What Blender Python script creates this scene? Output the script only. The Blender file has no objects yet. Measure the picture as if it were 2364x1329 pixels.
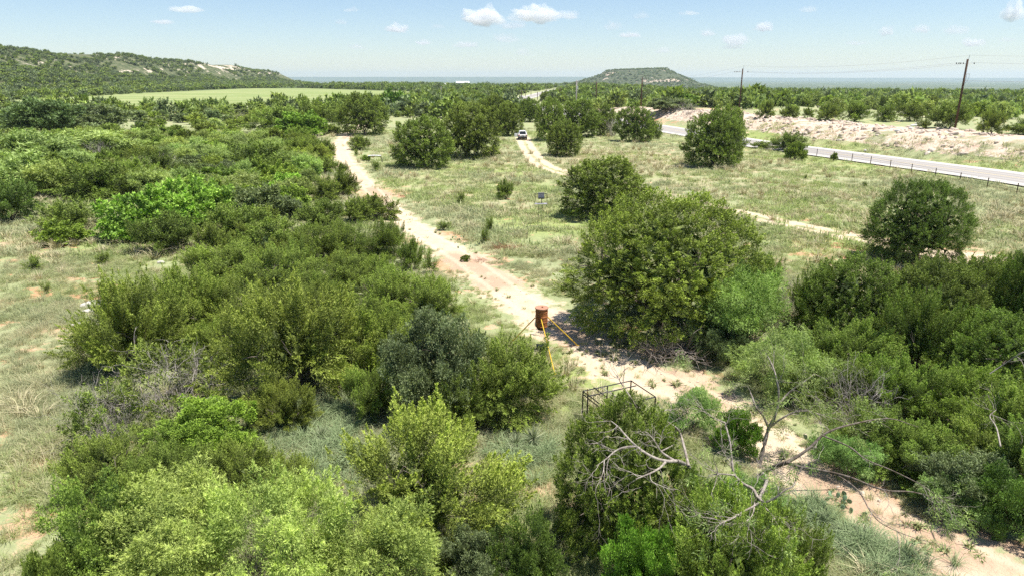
import bpy, math, random
import numpy as np
from math import radians as R, sin, cos, pi
from mathutils import Vector

# ------------------------------------------------------------------ camera, light, exposure
sc = bpy.context.scene
CZ, FP, PITCH = 12.0, 1576.0, R(17.09)
cam = bpy.data.cameras.new('camera'); cam.sensor_width = 36; cam.lens = 24
cam.clip_start = 0.2; cam.clip_end = 90000
co = bpy.data.objects.new('camera', cam); sc.collection.objects.link(co)
co.location = (0, 0, CZ); co.rotation_euler = (pi/2-PITCH, 0, 0); sc.camera = co
SUN_EL = R(71); SUN_H = Vector((0.90, -0.16, 0)).normalized()      # horizontal direction towards the sun
SUN_DIR = Vector((SUN_H.x*cos(SUN_EL), SUN_H.y*cos(SUN_EL), sin(SUN_EL)))
sl = bpy.data.lights.new('sun', 'SUN'); sl.energy = 4.9; sl.angle = R(0.53); sl.color = (1, 0.965, 0.90)
so = bpy.data.objects.new('sun', sl); sc.collection.objects.link(so)
so.rotation_euler = SUN_DIR.to_track_quat('Z', 'Y').to_euler(); so.location = (0, 0, 100)
w = bpy.data.worlds.new('World'); sc.world = w; w.use_nodes = True
wn = w.node_tree; wn.nodes.clear()
sky = wn.nodes.new('ShaderNodeTexSky'); sky.sky_type = 'NISHITA'; sky.sun_disc = False
sky.sun_elevation = SUN_EL; sky.sun_rotation = math.atan2(SUN_H.x, SUN_H.y)
sky.air_density = 1.0; sky.dust_density = 0.3; sky.ozone_density = 2.0; sky.altitude = 500
bg = wn.nodes.new('ShaderNodeBackground'); bg.inputs[1].default_value = 0.08
wo = wn.nodes.new('ShaderNodeOutputWorld')
tn = wn.nodes.new('ShaderNodeMix'); tn.data_type = 'RGBA'; tn.blend_type = 'MULTIPLY'; tn.inputs[0].default_value = 1; tn.inputs[7].default_value = (.955, .988, 1.06, 1)
wn.links.new(sky.outputs[0], tn.inputs[6]); wn.links.new(tn.outputs[2], bg.inputs[0]); wn.links.new(bg.outputs[0], wo.inputs[0])
sc.view_settings.view_transform = 'Standard'; sc.view_settings.look = 'None'
sc.view_settings.exposure = 0.75; sc.view_settings.gamma = 1; sc.view_settings.use_curve_mapping = False
sc.render.engine = 'CYCLES'
cy = sc.cycles
cy.use_denoising = False
cy.max_bounces = 6; cy.diffuse_bounces = 3; cy.glossy_bounces = 2; cy.transmission_bounces = 4
cy.volume_bounces = 3; cy.transparent_max_bounces = 6; cy.caustics_reflective = False; cy.caustics_refractive = False

# ------------------------------------------------------------------ pixel <-> place
def ray(px, py):
    x = (px-1182)/FP; y = (664.5-py)/FP
    return (x, cos(PITCH)+y*sin(PITCH), -sin(PITCH)+y*cos(PITCH))
def at(px, py, z=None):
    d = ray(px, py)
    if z is not None:
        t = (z-CZ)/d[2]; return Vector((d[0]*t, d[1]*t, z))
    zz = 0.0
    for _ in range(12):
        t = (zz-CZ)/d[2]; zn = float(height(np.array([d[0]*t]), np.array([d[1]*t]))[0]); zz = zz*0.4+zn*0.6
    return Vector((d[0]*t, d[1]*t, zz))
def atY(px, py, Y):
    d = ray(px, py); t = Y/d[1]; return Vector((d[0]*t, Y, CZ+d[2]*t))

# ------------------------------------------------------------------ numpy helpers
rs = np.random.RandomState
def _hash(ix, iy, s):
    h = (ix.astype(np.int64)*374761393 + iy.astype(np.int64)*668265263 + s*974711) & 0x7fffffff
    h = ((h ^ (h >> 13))*1274126177) & 0x7fffffff
    return ((h ^ (h >> 16)) & 0xffff)/65535.0
def vnoise(x, y, s=0):
    ix = np.floor(x); iy = np.floor(y); fx = x-ix; fy = y-iy
    fx = fx*fx*(3-2*fx); fy = fy*fy*(3-2*fy)
    a = _hash(ix, iy, s); b = _hash(ix+1, iy, s); c = _hash(ix, iy+1, s); d = _hash(ix+1, iy+1, s)
    return (a*(1-fx)+b*fx)*(1-fy)+(c*(1-fx)+d*fx)*fy
def fbm(x, y, s=0, o=4):
    v = 0; a = 0.5; t = 0
    for k in range(o):
        v = v+a*vnoise(x*2**k+17.3*k, y*2**k-9.1*k, s+k); t += a; a *= 0.5
    return v/t
def sstep(a, b, x):
    t = np.clip((x-a)/(b-a), 0, 1); return t*t*(3-2*t)
def catmull(P, n=8):
    P = [np.array(p, float) for p in P]; P = [2*P[0]-P[1]]+P+[2*P[-1]-P[-2]]; out = []
    for i in range(1, len(P)-2):
        a, b, c, d = P[i-1:i+3]
        for t in np.arange(0, 1, 1/n):
            out.append(0.5*((2*b)+(c-a)*t+(2*a-5*b+4*c-d)*t*t+(3*b-a-3*c+d)*t**3))
    out.append(P[-2]); return np.array(out)
def polydist(x, y, L, vals=None):
    """signed distance to polyline (positive on its right hand), and a value interpolated along it"""
    best = np.full(x.shape, 1e9); sg = np.zeros(x.shape); val = np.zeros(x.shape)
    for i in range(len(L)-1):
        ax, ay = L[i][:2]; bx, by = L[i+1][:2]; dx, dy = bx-ax, by-ay; l2 = dx*dx+dy*dy+1e-12
        t = np.clip(((x-ax)*dx+(y-ay)*dy)/l2, 0, 1)
        d = np.hypot(x-ax-t*dx, y-ay-t*dy); s = np.sign((x-ax)*dy-(y-ay)*dx); m = d < best
        best = np.where(m, d, best); sg = np.where(m, s, sg)
        if vals is not None: val = np.where(m, vals[i]*(1-t)+vals[i+1]*t, val)
    return best*np.where(sg == 0, 1, sg), val

# ------------------------------------------------------------------ lines of the place
def flat(px, py):
    p = at(px, py, 0.0); return (p.x, p.y)
TRACK = [(2560, 1460, 1.7), (2330, 1338, 1.6), (2170, 1262, 1.6), (2040, 1198, 1.5), (1930, 1140, 1.5), (1850, 1085, 1.4), (1780, 1020, 1.4), (1700, 960, 1.6), (1570, 900, 1.8), (1440, 845, 1.9),
         (1325, 775, 1.9), (1240, 722, 1.9), (1155, 662, 1.7), (1070, 600, 1.6), (985, 543, 1.5), (930, 503, 1.4), (885, 462, 1.4), (845, 425, 1.4),
         (815, 395, 1.5), (795, 362, 1.6), (785, 335, 1.7), (798, 315, 1.7), (825, 300, 1.6), (845, 285, 1.5), (880, 268, 1.3)]
T1 = catmull([flat(a, b)+(c,) for a, b, c in TRACK], 6)
TWO = [(1206, 318, 1), (1222, 348, 1), (1245, 375, 1), (1290, 397, .75), (1370, 412, .3), (1460, 432, .3), (1560, 455, .55), (1640, 476, .9),
       (1750, 500, .9), (1900, 533, .9), (2010, 557, .9), (2130, 583, 1.3), (2240, 600, 1.5), (2420, 622, 1.5)]
T2 = catmull([flat(a, b)+(c,) for a, b, c in TWO], 6)
ROADP = [flat(3300, 560), flat(2364, 416), flat(2100, 380), flat(1860, 348), flat(1720, 329), (32, 195), (14, 280), (2, 371), (16, 500), (40, 690), (72, 900), (120, 1200)]
RD = catmull(ROADP, 6)
def height(x, y):
    x = np.asarray(x, float); y = np.asarray(y, float); r = np.hypot(x, y)
    h = 0.5*(fbm(x/22, y/22, 5, 3)-0.5)*sstep(10, 40, r)
    d, _ = polydist(x, y, RD)
    wall = sstep(6.2, 17, d+1.8*(fbm(x/7, y/7, 9, 3)-.5))*(1-sstep(210, 300, y))*(1-sstep(45, 160, d))
    h = h*(1-np.exp(-(d/9)**2)) + wall*(3.3+0.8*(fbm(x/11, y/11, 3, 3)-.5))
    a = sstep(.10, .24, x/np.maximum(y, 1)); r0 = 1200-850*a; h = h-60*sstep(r0, r0+2600, r)
    return h

# ------------------------------------------------------------------ object helpers
C = sc.collection
def tag(o, label=None, cat=None, group=None, kind=None):
    if label: o['label'] = label
    if cat: o['category'] = cat
    if group: o['group'] = group
    if kind: o['kind'] = kind
    return o
def empty(name, loc, rz=0.0, scale=(1, 1, 1)):
    o = bpy.data.objects.new(name, None); C.objects.link(o); o.empty_display_size = 0.2
    o.location = loc; o.rotation_euler = (0, 0, rz); o.scale = scale; return o
def link(name, me, parent=None):
    o = bpy.data.objects.new(name, me); C.objects.link(o)
    if parent: o.parent = parent
    return o
def mesh_np(name, V, Fc, m=None, attrs=None, smooth=False):
    """V (n,3); Fc (k,3) or (k,4); attrs {name: (domain, values)}"""
    V = np.asarray(V, np.float32); Fc = np.asarray(Fc, np.int32); n, k = Fc.shape
    me = bpy.data.meshes.new(name)
    me.vertices.add(len(V)); me.vertices.foreach_set('co', V.ravel())
    me.loops.add(n*k); me.loops.foreach_set('vertex_index', Fc.ravel())
    me.polygons.add(n); me.polygons.foreach_set('loop_start', np.arange(0, n*k, k, dtype=np.int32))
    me.polygons.foreach_set('loop_total', np.full(n, k, np.int32))
    if smooth: me.polygons.foreach_set('use_smooth', np.ones(n, bool))
    for a, (dom, v) in (attrs or {}).items():
        at_ = me.attributes.new(a, 'FLOAT', dom); at_.data.foreach_set('value', np.asarray(v, np.float32))
    me.update(calc_edges=True)
    if m: me.materials.append(m)
    return me
class MB:
    """collects simple shapes into one mesh"""
    def __init__(s): s.v = []; s.f = []
    def add(s, V, F):
        b = len(s.v); s.v += [tuple(map(float, p)) for p in V]; s.f += [tuple(i+b for i in f) for f in F]; return s
    def box(s, c, d, rz=0.0, taper=1.0):
        x, y, z = [q/2 for q in d]; V = []
        for k in (-1, 1):
            t = taper if k > 0 else 1
            for i, j in ((-1, -1), (1, -1), (1, 1), (-1, 1)):
                a, b = i*x*t, j*y*t
                V.append((c[0]+a*cos(rz)-b*sin(rz), c[1]+a*sin(rz)+b*cos(rz), c[2]+k*z))
        return s.add(V, [(3, 2, 1, 0), (4, 5, 6, 7), (0, 1, 5, 4), (1, 2, 6, 5), (2, 3, 7, 6), (3, 0, 4, 7)])
    def bar(s, a, b, r, n=6, r2=None):
        return s.tube([a, b], [r, r if r2 is None else r2], n)
    def tube(s, P, rad, n=6):
        P = [Vector(p) for p in P]; V = []; F = []
        for i, p in enumerate(P):
            d = (P[min(i+1, len(P)-1)]-P[max(i-1, 0)]).normalized()
            u = d.cross(Vector((0, 0, 1)) if abs(d.z) < .9 else Vector((1, 0, 0))).normalized(); v = d.cross(u)
            for k in range(n):
                a = 2*pi*k/n; V.append(p+(u*cos(a)+v*sin(a))*rad[i])
        for i in range(len(P)-1):
            for k in range(n): F.append((i*n+k, i*n+(k+1) % n, (i+1)*n+(k+1) % n, (i+1)*n+k))
        F.append(tuple(range(n))[::-1]); F.append(tuple(range((len(P)-1)*n, len(P)*n)))
        return s.add(V, F)
    def lathe(s, prof, n=24, c=(0, 0, 0)):
        V = []; F = []
        for r, z in prof:
            for k in range(n): V.append((c[0]+r*cos(2*pi*k/n), c[1]+r*sin(2*pi*k/n), c[2]+z))
        for i in range(len(prof)-1):
            for k in range(n): F.append((i*n+k, i*n+(k+1) % n, (i+1)*n+(k+1) % n, (i+1)*n+k))
        F.append(tuple(range(n))[::-1]); F.append(tuple(range((len(prof)-1)*n, len(prof)*n)))
        return s.add(V, F)
    def build(s, name, m, parent=None, bevel=0.0, smooth=False):
        me = bpy.data.meshes.new(name); me.from_pydata(s.v, [], s.f); me.update(); me.materials.append(m)
        if smooth: me.polygons.foreach_set('use_smooth', np.ones(len(me.polygons), bool))
        o = link(name, me, parent)
        if bevel:
            b = o.modifiers.new('bevel', 'BEVEL'); b.width = bevel; b.segments = 2; b.limit_method = 'ANGLE'
        return o

# ------------------------------------------------------------------ materials
class NT:
    def __init__(s, name):
        s.m = bpy.data.materials.new(name); s.m.use_nodes = True; s.t = s.m.node_tree; s.t.nodes.clear()
        s.out = s.t.nodes.new('ShaderNodeOutputMaterial')
        s.pos = s.node('ShaderNodeNewGeometry').outputs['Position']
    def node(s, ty, **kw):
        n = s.t.nodes.new(ty)
        for k, v in kw.items(): setattr(n, k, v)
        return n
    def put(s, sock, v):
        if hasattr(v, 'links'): s.t.links.new(v, sock)
        elif isinstance(v, tuple) and len(v) == 3 and len(getattr(sock, 'default_value', ())) == 4: sock.default_value = v+(1,)
        else: sock.default_value = v
    def noise(s, scale, vec=None, detail=3, rough=.55, stretch=None, dist=0.0):
        v = vec if vec is not None else s.pos
        if stretch:
            mp = s.node('ShaderNodeMapping'); mp.inputs['Scale'].default_value = stretch; s.put(mp.inputs[0], v); v = mp.outputs[0]
        n = s.node('ShaderNodeTexNoise'); s.put(n.inputs['Vector'], v); n.inputs['Scale'].default_value = scale
        n.inputs['Detail'].default_value = detail; n.inputs['Roughness'].default_value = rough; n.inputs['Distortion'].default_value = dist
        return n.outputs[0]
    def attr(s, name): return s.node('ShaderNodeAttribute', attribute_name=name).outputs['Fac']
    def math(s, op, a, b=0.0, clamp=False):
        n = s.node('ShaderNodeMath', operation=op, use_clamp=clamp); s.put(n.inputs[0], a); s.put(n.inputs[1], b); return n.outputs[0]
    def rng(s, v, a, b, c=0.0, d=1.0):
        n = s.node('ShaderNodeMapRange', interpolation_type='SMOOTHSTEP')
        for i, q in enumerate((v, a, b, c, d)): s.put(n.inputs[i], q)
        return n.outputs[0]
    def mix(s, f, a, b, mode='MIX'):
        n = s.node('ShaderNodeMix', data_type='RGBA', blend_type=mode); s.put(n.inputs[0], f); s.put(n.inputs[6], a); s.put(n.inputs[7], b); return n.outputs[2]
    def grey(s, v):
        n = s.node('ShaderNodeCombineColor')
        for i in range(3): s.put(n.inputs[i], v)
        return n.outputs[0]
    def bsdf(s, col, rough=.8, bump=None, dist=.02, metal=0.0, spec=.3, **kw):
        n = s.node('ShaderNodeBsdfPrincipled'); s.put(n.inputs['Base Color'], col); s.put(n.inputs['Roughness'], rough)
        s.put(n.inputs['Metallic'], metal); s.put(n.inputs['Specular IOR Level'], spec)
        if bump is not None:
            b = s.node('ShaderNodeBump'); b.inputs['Distance'].default_value = dist; b.inputs['Strength'].default_value = 1
            s.put(b.inputs['Height'], bump); s.put(n.inputs['Normal'], b.outputs[0])
        s.t.links.new(n.outputs[0], s.out.inputs[0]); return s.m
def simple(name, col, rough=.6, metal=0.0, var=.15, scale=8.0, spec=.3):
    t = NT(name); o = t.node('ShaderNodeTexCoord').outputs['Object']
    n = t.noise(scale, o, 4)
    c = t.mix(n, tuple(x*(1-var) for x in col), tuple(min(1, x*(1+var)) for x in col))
    return t.bsdf(c, rough, metal=metal, spec=spec)

def ground_color(t):
    """grass, soil, track, bank and field colours laid out by the ground's own attributes"""
    nL = t.noise(.05, detail=3); nM = t.noise(.33, detail=4); nM2 = t.noise(.7, t.node('ShaderNodeTexCoord').outputs['Object'], detail=5, rough=.65)
    nS = t.noise(2.6, detail=4, rough=.6); nF = t.noise(11, detail=4, rough=.7)
    lush = t.attr('lush'); dry = t.attr('dry'); soil = t.attr('soil')
    g = t.mix(t.rng(t.math('ADD', nL, lush), .45, .95), (.33, .35, .185), (.31, .37, .105))
    g = t.mix(t.rng(t.math('ADD', nM, dry), .50, .85, 0, .85), g, (.48, .40, .26))
    g = t.mix(t.rng(nS, .3, .7, 0, .55), g, (.20, .24, .10))
    g = t.mix(t.rng(nF, .45, .8, 0, .45), g, (.46, .44, .30))
    sc_ = t.mix(t.rng(nM, .35, .65), (.50, .27, .15), (.58, .43, .28))
    sm = t.rng(t.math('ADD', nM2, t.math('MULTIPLY', soil, .35)), .57, .66)
    c = t.mix(sm, g, sc_)
    # dirt track
    e = t.math('ADD', t.math('SUBTRACT', t.attr('hw'), t.math('ABSOLUTE', t.attr('d1'))), t.math('MULTIPLY', t.math('SUBTRACT', nM2, .53), 4.6))
    e = t.math('ADD', e, t.math('MULTIPLY', t.math('SUBTRACT', nS, .5), 1.4))
    tm = t.rng(e, -.25, .35)
    redn = t.noise(.16, detail=4, stretch=(1, .55, 1)); fine = t.noise(24, detail=3)
    tc = t.mix(t.rng(t.math('ADD', redn, t.math('MULTIPLY', soil, .22)), .52, .66), (.62, .49, .345), (.46, .315, .215))
    tc = t.mix(t.rng(t.noise(.9, detail=6, rough=.7), .48, .66, 0, .8), tc, (.56, .41, .28)); tc = t.mix(t.rng(t.math('ABSOLUTE', t.math('SUBTRACT', t.math('ABSOLUTE', t.attr('d1')), .75)), .05, .32, .35, 0), tc, (.70, .58, .43))
    tc = t.mix(t.rng(fine, .45, .75, 0, .35), tc, (.42, .33, .22))
    c = t.mix(tm, c, tc)
    # ruts of the second track
    rut = t.math('SUBTRACT', .78, t.math('ABSOLUTE', t.math('SUBTRACT', t.math('ABSOLUTE', t.attr('d2')), .85)))
    rut = t.math('ADD', rut, t.math('MULTIPLY', t.math('SUBTRACT', nM2, .55), 1.6))
    rm = t.math('MULTIPLY', t.rng(rut, -.05, .3), t.math('MULTIPLY', t.attr('s2'), 1.3), clamp=True)
    full = t.math('SUBTRACT', t.math('MULTIPLY', t.math('SUBTRACT', t.attr('s2'), 1.0), 4.6), t.math('ABSOLUTE', t.attr('d2')))
    rm = t.math('MAXIMUM', rm, t.rng(t.math('ADD', full, t.math('MULTIPLY', t.math('SUBTRACT', nM2, .5), 2.5)), -.1, .4))
    c = t.mix(rm, c, t.mix(nS, (.68, .56, .40), (.54, .40, .27)))
    # rubble bank
    bk = t.attr('bank'); bn = t.noise(.8, detail=5, rough=.7)
    bc = t.mix(t.rng(bn, .35, .65), (.55, .40, .29), (.66, .56, .44)); bc = t.mix(t.rng(nS, .5, .75, 0, .7), bc, (.30, .21, .15))
    bc = t.mix(t.rng(t.noise(.22, detail=4), .54, .64, 0, .8), bc, (.27, .29, .15))
    c = t.mix(t.rng(t.math('ADD', bk, t.math('MULTIPLY', t.math('SUBTRACT', nM2, .5), .9)), .42, .6), c, bc)
    # hay field
    fs = t.noise(.02, detail=4, stretch=(.5, 3, 1)); ff = t.noise(.3, detail=3)
    fc = t.mix(t.rng(fs, .35, .65), (.20, .26, .085), (.30, .32, .14)); fc = t.mix(t.rng(ff, .5, .8, 0, .5), fc, (.36, .35, .17))
    c = t.mix(t.attr('field'), c, fc)
    # wooded country far off
    wn_ = t.noise(.012, detail=6, rough=.7); wc = t.mix(t.rng(wn_, .45, .6), (.060, .085, .035), (.12, .15, .065))
    wc = t.mix(t.rng(t.noise(.0016, detail=5, stretch=(1, 2.2, 1)), .62, .66), wc, (.36, .33, .2))
    c = t.mix(t.attr('wood'), c, wc)
    h = t.math('ADD', t.math('MULTIPLY', nF, .5), t.math('ADD', t.math('MULTIPLY', nS, 1.2), t.math('MULTIPLY', fine, .25)))
    return c, h
t = NT('ground_material'); gc, gh = ground_color(t); M_GROUND = t.bsdf(gc, .95, bump=gh, dist=.09, spec=.1)

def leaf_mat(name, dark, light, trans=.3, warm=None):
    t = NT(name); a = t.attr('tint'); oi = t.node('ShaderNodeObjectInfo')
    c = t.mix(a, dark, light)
    if warm: c = t.mix(t.rng(t.noise(1.3, t.node('ShaderNodeTexCoord').outputs['Object'], 3), .55, .75, 0, .6), c, warm)
    hs = t.node('ShaderNodeHueSaturation'); hs.inputs['Saturation'].default_value = .96; t.put(hs.inputs['Color'], c)
    t.put(hs.inputs['Hue'], t.rng(oi.outputs['Random'], 0, 1, .490, .502)); t.put(hs.inputs['Value'], t.rng(t.math('FRACT', t.math('MULTIPLY', oi.outputs['Random'], 7.3)), 0, 1, .88, 1.14))
    c = t.mix(1.0, hs.outputs[0], oi.outputs['Color'], 'MULTIPLY')
    d = t.node('ShaderNodeBsdfPrincipled'); t.put(d.inputs['Base Color'], c); d.inputs['Roughness'].default_value = .62; d.inputs['Specular IOR Level'].default_value = .25
    tr = t.node('ShaderNodeBsdfTranslucent'); t.put(tr.inputs[0], t.mix(1.0, c, (1.0, 1.0, .55), 'MULTIPLY'))
    mx = t.node('ShaderNodeMixShader'); mx.inputs[0].default_value = trans
    t.t.links.new(d.outputs[0], mx.inputs[1]); t.t.links.new(tr.outputs[0], mx.inputs[2]); t.t.links.new(mx.outputs[0], t.out.inputs[0])
    return t.m
ML = dict(
    juniper=leaf_mat('juniper_foliage', (.024, .042, .010), (.40, .53, .085), .19),  # dark end near black: old foliage and deep shade both put into colour
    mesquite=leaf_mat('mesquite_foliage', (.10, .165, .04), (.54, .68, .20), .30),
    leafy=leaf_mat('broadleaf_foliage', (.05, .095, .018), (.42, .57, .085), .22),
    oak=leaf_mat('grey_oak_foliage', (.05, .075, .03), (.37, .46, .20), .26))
def bark_mat(name, a, b):
    t = NT(name); o = t.node('ShaderNodeTexCoord').outputs['Object']
    n = t.noise(9, o, 5, .7, stretch=(1, 1, .25)); return t.bsdf(t.mix(t.rng(n, .35, .65), a, b), .9, bump=n, dist=.02, spec=.1)
M_BARK = bark_mat('bark', (.10, .075, .055), (.24, .20, .165))
M_DEAD = bark_mat('dead_wood', (.20, .165, .14), (.43, .375, .32))
M_TWIG = bark_mat('grey_twigs', (.26, .225, .20), (.54, .48, .43))
M_REDBRUSH = bark_mat('dead_red_brush', (.20, .075, .04), (.38, .17, .10))
def grass_mat():
    t = NT('grass_blades'); nL = t.noise(.05, detail=3); nM = t.noise(.33, detail=4); oi = t.node('ShaderNodeObjectInfo').outputs['Random']
    c = t.mix(t.rng(nL, .40, .62), (.335, .375, .20), (.31, .41, .11))
    c = t.mix(t.rng(t.math('ADD', nM, t.math('MULTIPLY', t.math('SUBTRACT', oi, .5), .5)), .48, .80), c, (.56, .48, .30))
    c = t.mix(t.rng(t.attr('tint'), 0, 1, .0, .55), c, t.mix(oi, (.68, .60, .36), (.46, .52, .30)))
    d = t.node('ShaderNodeBsdfDiffuse'); t.put(d.inputs[0], c); tr = t.node('ShaderNodeBsdfTranslucent'); t.put(tr.inputs[0], c)
    mx = t.node('ShaderNodeMixShader'); mx.inputs[0].default_value = .35
    t.t.links.new(d.outputs[0], mx.inputs[1]); t.t.links.new(tr.outputs[0], mx.inputs[2]); t.t.links.new(mx.outputs[0], t.out.inputs[0]); return t.m
M_GRASS = grass_mat()
def tone(name, lo, hi):
    t = NT(name); return t.bsdf(t.mix(t.attr('tint'), lo, hi), .8, spec=.15)
M_YUCCA = tone('yucca_leaf', (.20, .25, .13), (.46, .48, .30)); M_YDEAD = tone('dry_yucca_leaf', (.42, .38, .32), (.64, .60, .54))
M_CACTUS = simple('prickly_pear', (.20, .29, .16), .6)

# ------------------------------------------------------------------ ground sheet, split by what it is
def axis(core0, core1, step, grow, end0, end1):
    a = list(np.arange(core0, core1+step*.5, step)); s = step
    while a[-1] < end1: s *= grow; a.append(a[-1]+s)
    s = step; b = []; v = core0
    while v > end0: s *= grow; v -= s; b.append(v)
    return np.array(b[::-1]+a)
def yaxis():
    y = [8.0]
    while y[-1] < 20500: y.append(y[-1]+max(.34, .0095*y[-1] if y[-1] < 260 else .03*y[-1]))
    b = []; v = 8.0; s = .6
    while v > -2500: v -= s; s *= 1.3; b.append(v)
    return np.array(b[::-1]+y)
XA = axis(-30, 40, .42, 1.035, -20000, 20000); YA = yaxis()
GX, GY = np.meshgrid(XA, YA); gx = GX.ravel(); gy = GY.ravel()
gz = height(gx, gy)
d1, hw = polydist(gx, gy, T1, T1[:, 2]); d2, s2 = polydist(gx, gy, T2, T2[:, 2]); dr, _ = polydist(gx, gy, RD)
rr = np.hypot(gx, gy)
FIELD = [(-430, 262), (-180, 232), (-90, 262), (-55, 345), (-78, 480), (-160, 700), (-420, 760), (-310, 410)]
FIELD = [flat(a, b) for a, b in ((-120, 262), (120, 240), (330, 252), (700, 252), (925, 236), (945, 212), (700, 204), (560, 205), (430, 211), (220, 219), (60, 228), (-120, 236))]
def inpoly(x, y, P):
    r = np.zeros(x.shape, bool); n = len(P)
    for i in range(n):
        (x1, y1), (x2, y2) = P[i][:2], P[(i+1) % n][:2]
        if y1 == y2: continue
        m = ((y1 > y) != (y2 > y)) & (x < (x2-x1)*(y-y1)/(y2-y1)+x1); r ^= m
    return r
def fielddist(x, y):
    d, _ = polydist(x, y, FIELD+[FIELD[0]]); return np.where(inpoly(x, y, FIELD), np.abs(d), -np.abs(d))
field = sstep(-6, 6, fielddist(gx, gy))
bank = sstep(8.0, 12.5, dr)*(1-sstep(19, 30, dr))*(1-sstep(230, 330, gy))
wood = sstep(420, 800, rr)*(1-field)*sstep(14, 22, np.abs(dr))
def blobs(lst):
    v = np.zeros(gx.shape)
    for px, py, rad, a in lst:
        p = flat(px, py); v = np.maximum(v, a*np.exp(-((gx-p[0])**2+(gy-p[1])**2)/rad**2))
    return v
lush = blobs([(1270, 510, 7, .45), (1120, 400, 14, .4), (1050, 395, 12, .35), (1310, 960, 4, .4), (1290, 900, 3, .4), (200, 900, 3, .45), (1900, 350, 20, .3), (1650, 320, 22, .35), (2050, 375, 14, .3), (1750, 545, 6, .3), (60, 560, 9, .3), (1240, 400, 12, .25)])
dry = blobs([(1450, 370, 22, .35), (1000, 420, 9, .2), (1150, 450, 8, .22), (1600, 420, 14, .2), (1900, 420, 25, .1), (740, 310, 8, .4), (60, 900, 7, .12), (1240, 390, 8, .2)])
soil = blobs([(1075, 610, 2.6, .8), (1000, 550, 2.6, .8), (1165, 655, 1.8, .7), (1930, 1150, 2.2, .9), (2160, 1265, 2.0, .7), (875, 447, 3.0, 1.0), (1650, 940, 1.5, .6), (790, 385, 3, .5), (110, 760, 7, .26), (190, 680, 4.0, .5), (90, 600, 4, .2), (60, 950, 3, .35), (150, 1040, 1.6, .8), (240, 840, 1.6, .6), (720, 1000, 1.6, .6), (700, 1060, 2.5, .3), (1260, 1180, 2.4, 1.2), (1230, 1020, 1.6, .5), (1380, 810, 3, .5), (1400, 1320, 2.2, 1.1), (1200, 850, 2, .3), (2100, 590, 9, .5),
              (150, 1150, 2, .6), (60, 570, 3, .5), (880, 930, 2, .9), (560, 940, 1.3, .9), (1570, 280, 14, .8)])
attrs = dict(d1=('POINT', d1), hw=('POINT', hw), d2=('POINT', d2), s2=('POINT', s2), bank=('POINT', bank), field=('POINT', field), wood=('POINT', wood),
             lush=('POINT', lush), dry=('POINT', dry), soil=('POINT', soil))
ny, nx = GX.shape
ii = np.arange(ny*nx).reshape(ny, nx); quads = np.stack([ii[:-1, :-1], ii[:-1, 1:], ii[1:, 1:], ii[1:, :-1]], -1).reshape(-1, 4)
cx_ = gx[quads].mean(1); cy_ = gy[quads].mean(1)
qd1 = np.abs(d1)[quads].mean(1)-hw[quads].mean(1); qb = bank[quads].mean(1); qf = field[quads].mean(1)
qd2 = np.abs(d2)[quads].mean(1); qs2 = s2[quads].mean(1)
cls = np.zeros(len(quads), int)
cls[qf > .5] = 3; cls[qb > .55] = 2; cls[(qd2 < 1.45) & (qs2 > .5)] = 4; cls[(qd1 < .15)] = 1
GV = np.stack([gx, gy, gz], 1)
for k, nm in ((0, 'ground'), (1, 'dirt_track'), (2, 'rubble_bank'), (3, 'green_field'), (4, 'wheel_track')):
    q = quads[cls == k]; used = np.unique(q); rem = np.full(len(GV), -1); rem[used] = np.arange(len(used))
    me = mesh_np(nm, GV[used], rem[q], M_GROUND, {a: (dom, v[used]) for a, (dom, v) in attrs.items()}, smooth=True)
    tag(link(nm, me), kind='structure')

# ------------------------------------------------------------------ highway
t = NT('asphalt'); dl = t.attr('lat'); nf = t.noise(30, detail=2); nl = t.noise(.5, detail=4, stretch=(1, 1, 1))
c = t.mix(nf, (.30, .275, .25), (.41, .38, .345))
for off in (-2.6, -1.0, 1.0, 2.6):
    wt = t.rng(t.math('ABSOLUTE', t.math('SUBTRACT', dl, off)), 0, .55, .55, 0); c = t.mix(wt, c, (.19, .178, .165))
c = t.mix(t.rng(t.math('ABSOLUTE', dl), 3.7, 4.0), c, t.mix(nl, (.46, .435, .39), (.55, .51, .45)))
M_ROAD = t.bsdf(c, .9, spec=.2)
M_PAINT = simple('road_paint', (.72, .70, .62), .7); M_YPAINT = simple('yellow_road_paint', (.62, .45, .10), .7)
def strip(line, offs, z, m, name):
    L = np.array(line)[:, :2]; T = np.gradient(L, axis=0); T /= np.linalg.norm(T, axis=1)[:, None]; Nn = np.stack([T[:, 1], -T[:, 0]], 1)
    V = []; lat = []
    for o_ in offs:
        P = L+Nn*o_; V.append(np.column_stack([P, np.full(len(P), z)])); lat.append(np.full(len(P), o_))
    V = np.stack(V, 1); n, k = V.shape[:2]; lat = np.stack(lat, 1).ravel(); i = np.arange(n*k).reshape(n, k)
    q = np.stack([i[:-1, :-1], i[1:, :-1], i[1:, 1:], i[:-1, 1:]], -1).reshape(-1, 4)[:, ::-1]
    V = V.reshape(-1, 3)
    V[:, 2] += height(V[:, 0], V[:, 1])*0+np.interp(np.hypot(V[:, 0], V[:, 1]), [0, 1250, 5000], [0, 0, -50])
    me = mesh_np(name, V, q, m, {'lat': ('POINT', lat)}); return link(name, me)
ROADF = catmull(ROADP, 30)
tag(strip(ROADF, (-5.4, -4.6, -3.2, -1.6, 0, 1.6, 3.2, 4.6, 5.4), .14, M_ROAD, 'highway'), kind='structure')
tag(strip(ROADF, (-3.85, -3.73), .146, M_PAINT, 'road_edge_line'), kind='structure'); tag(strip(ROADF, (3.73, 3.85), .146, M_PAINT, 'road_edge_line'), kind='structure')
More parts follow.
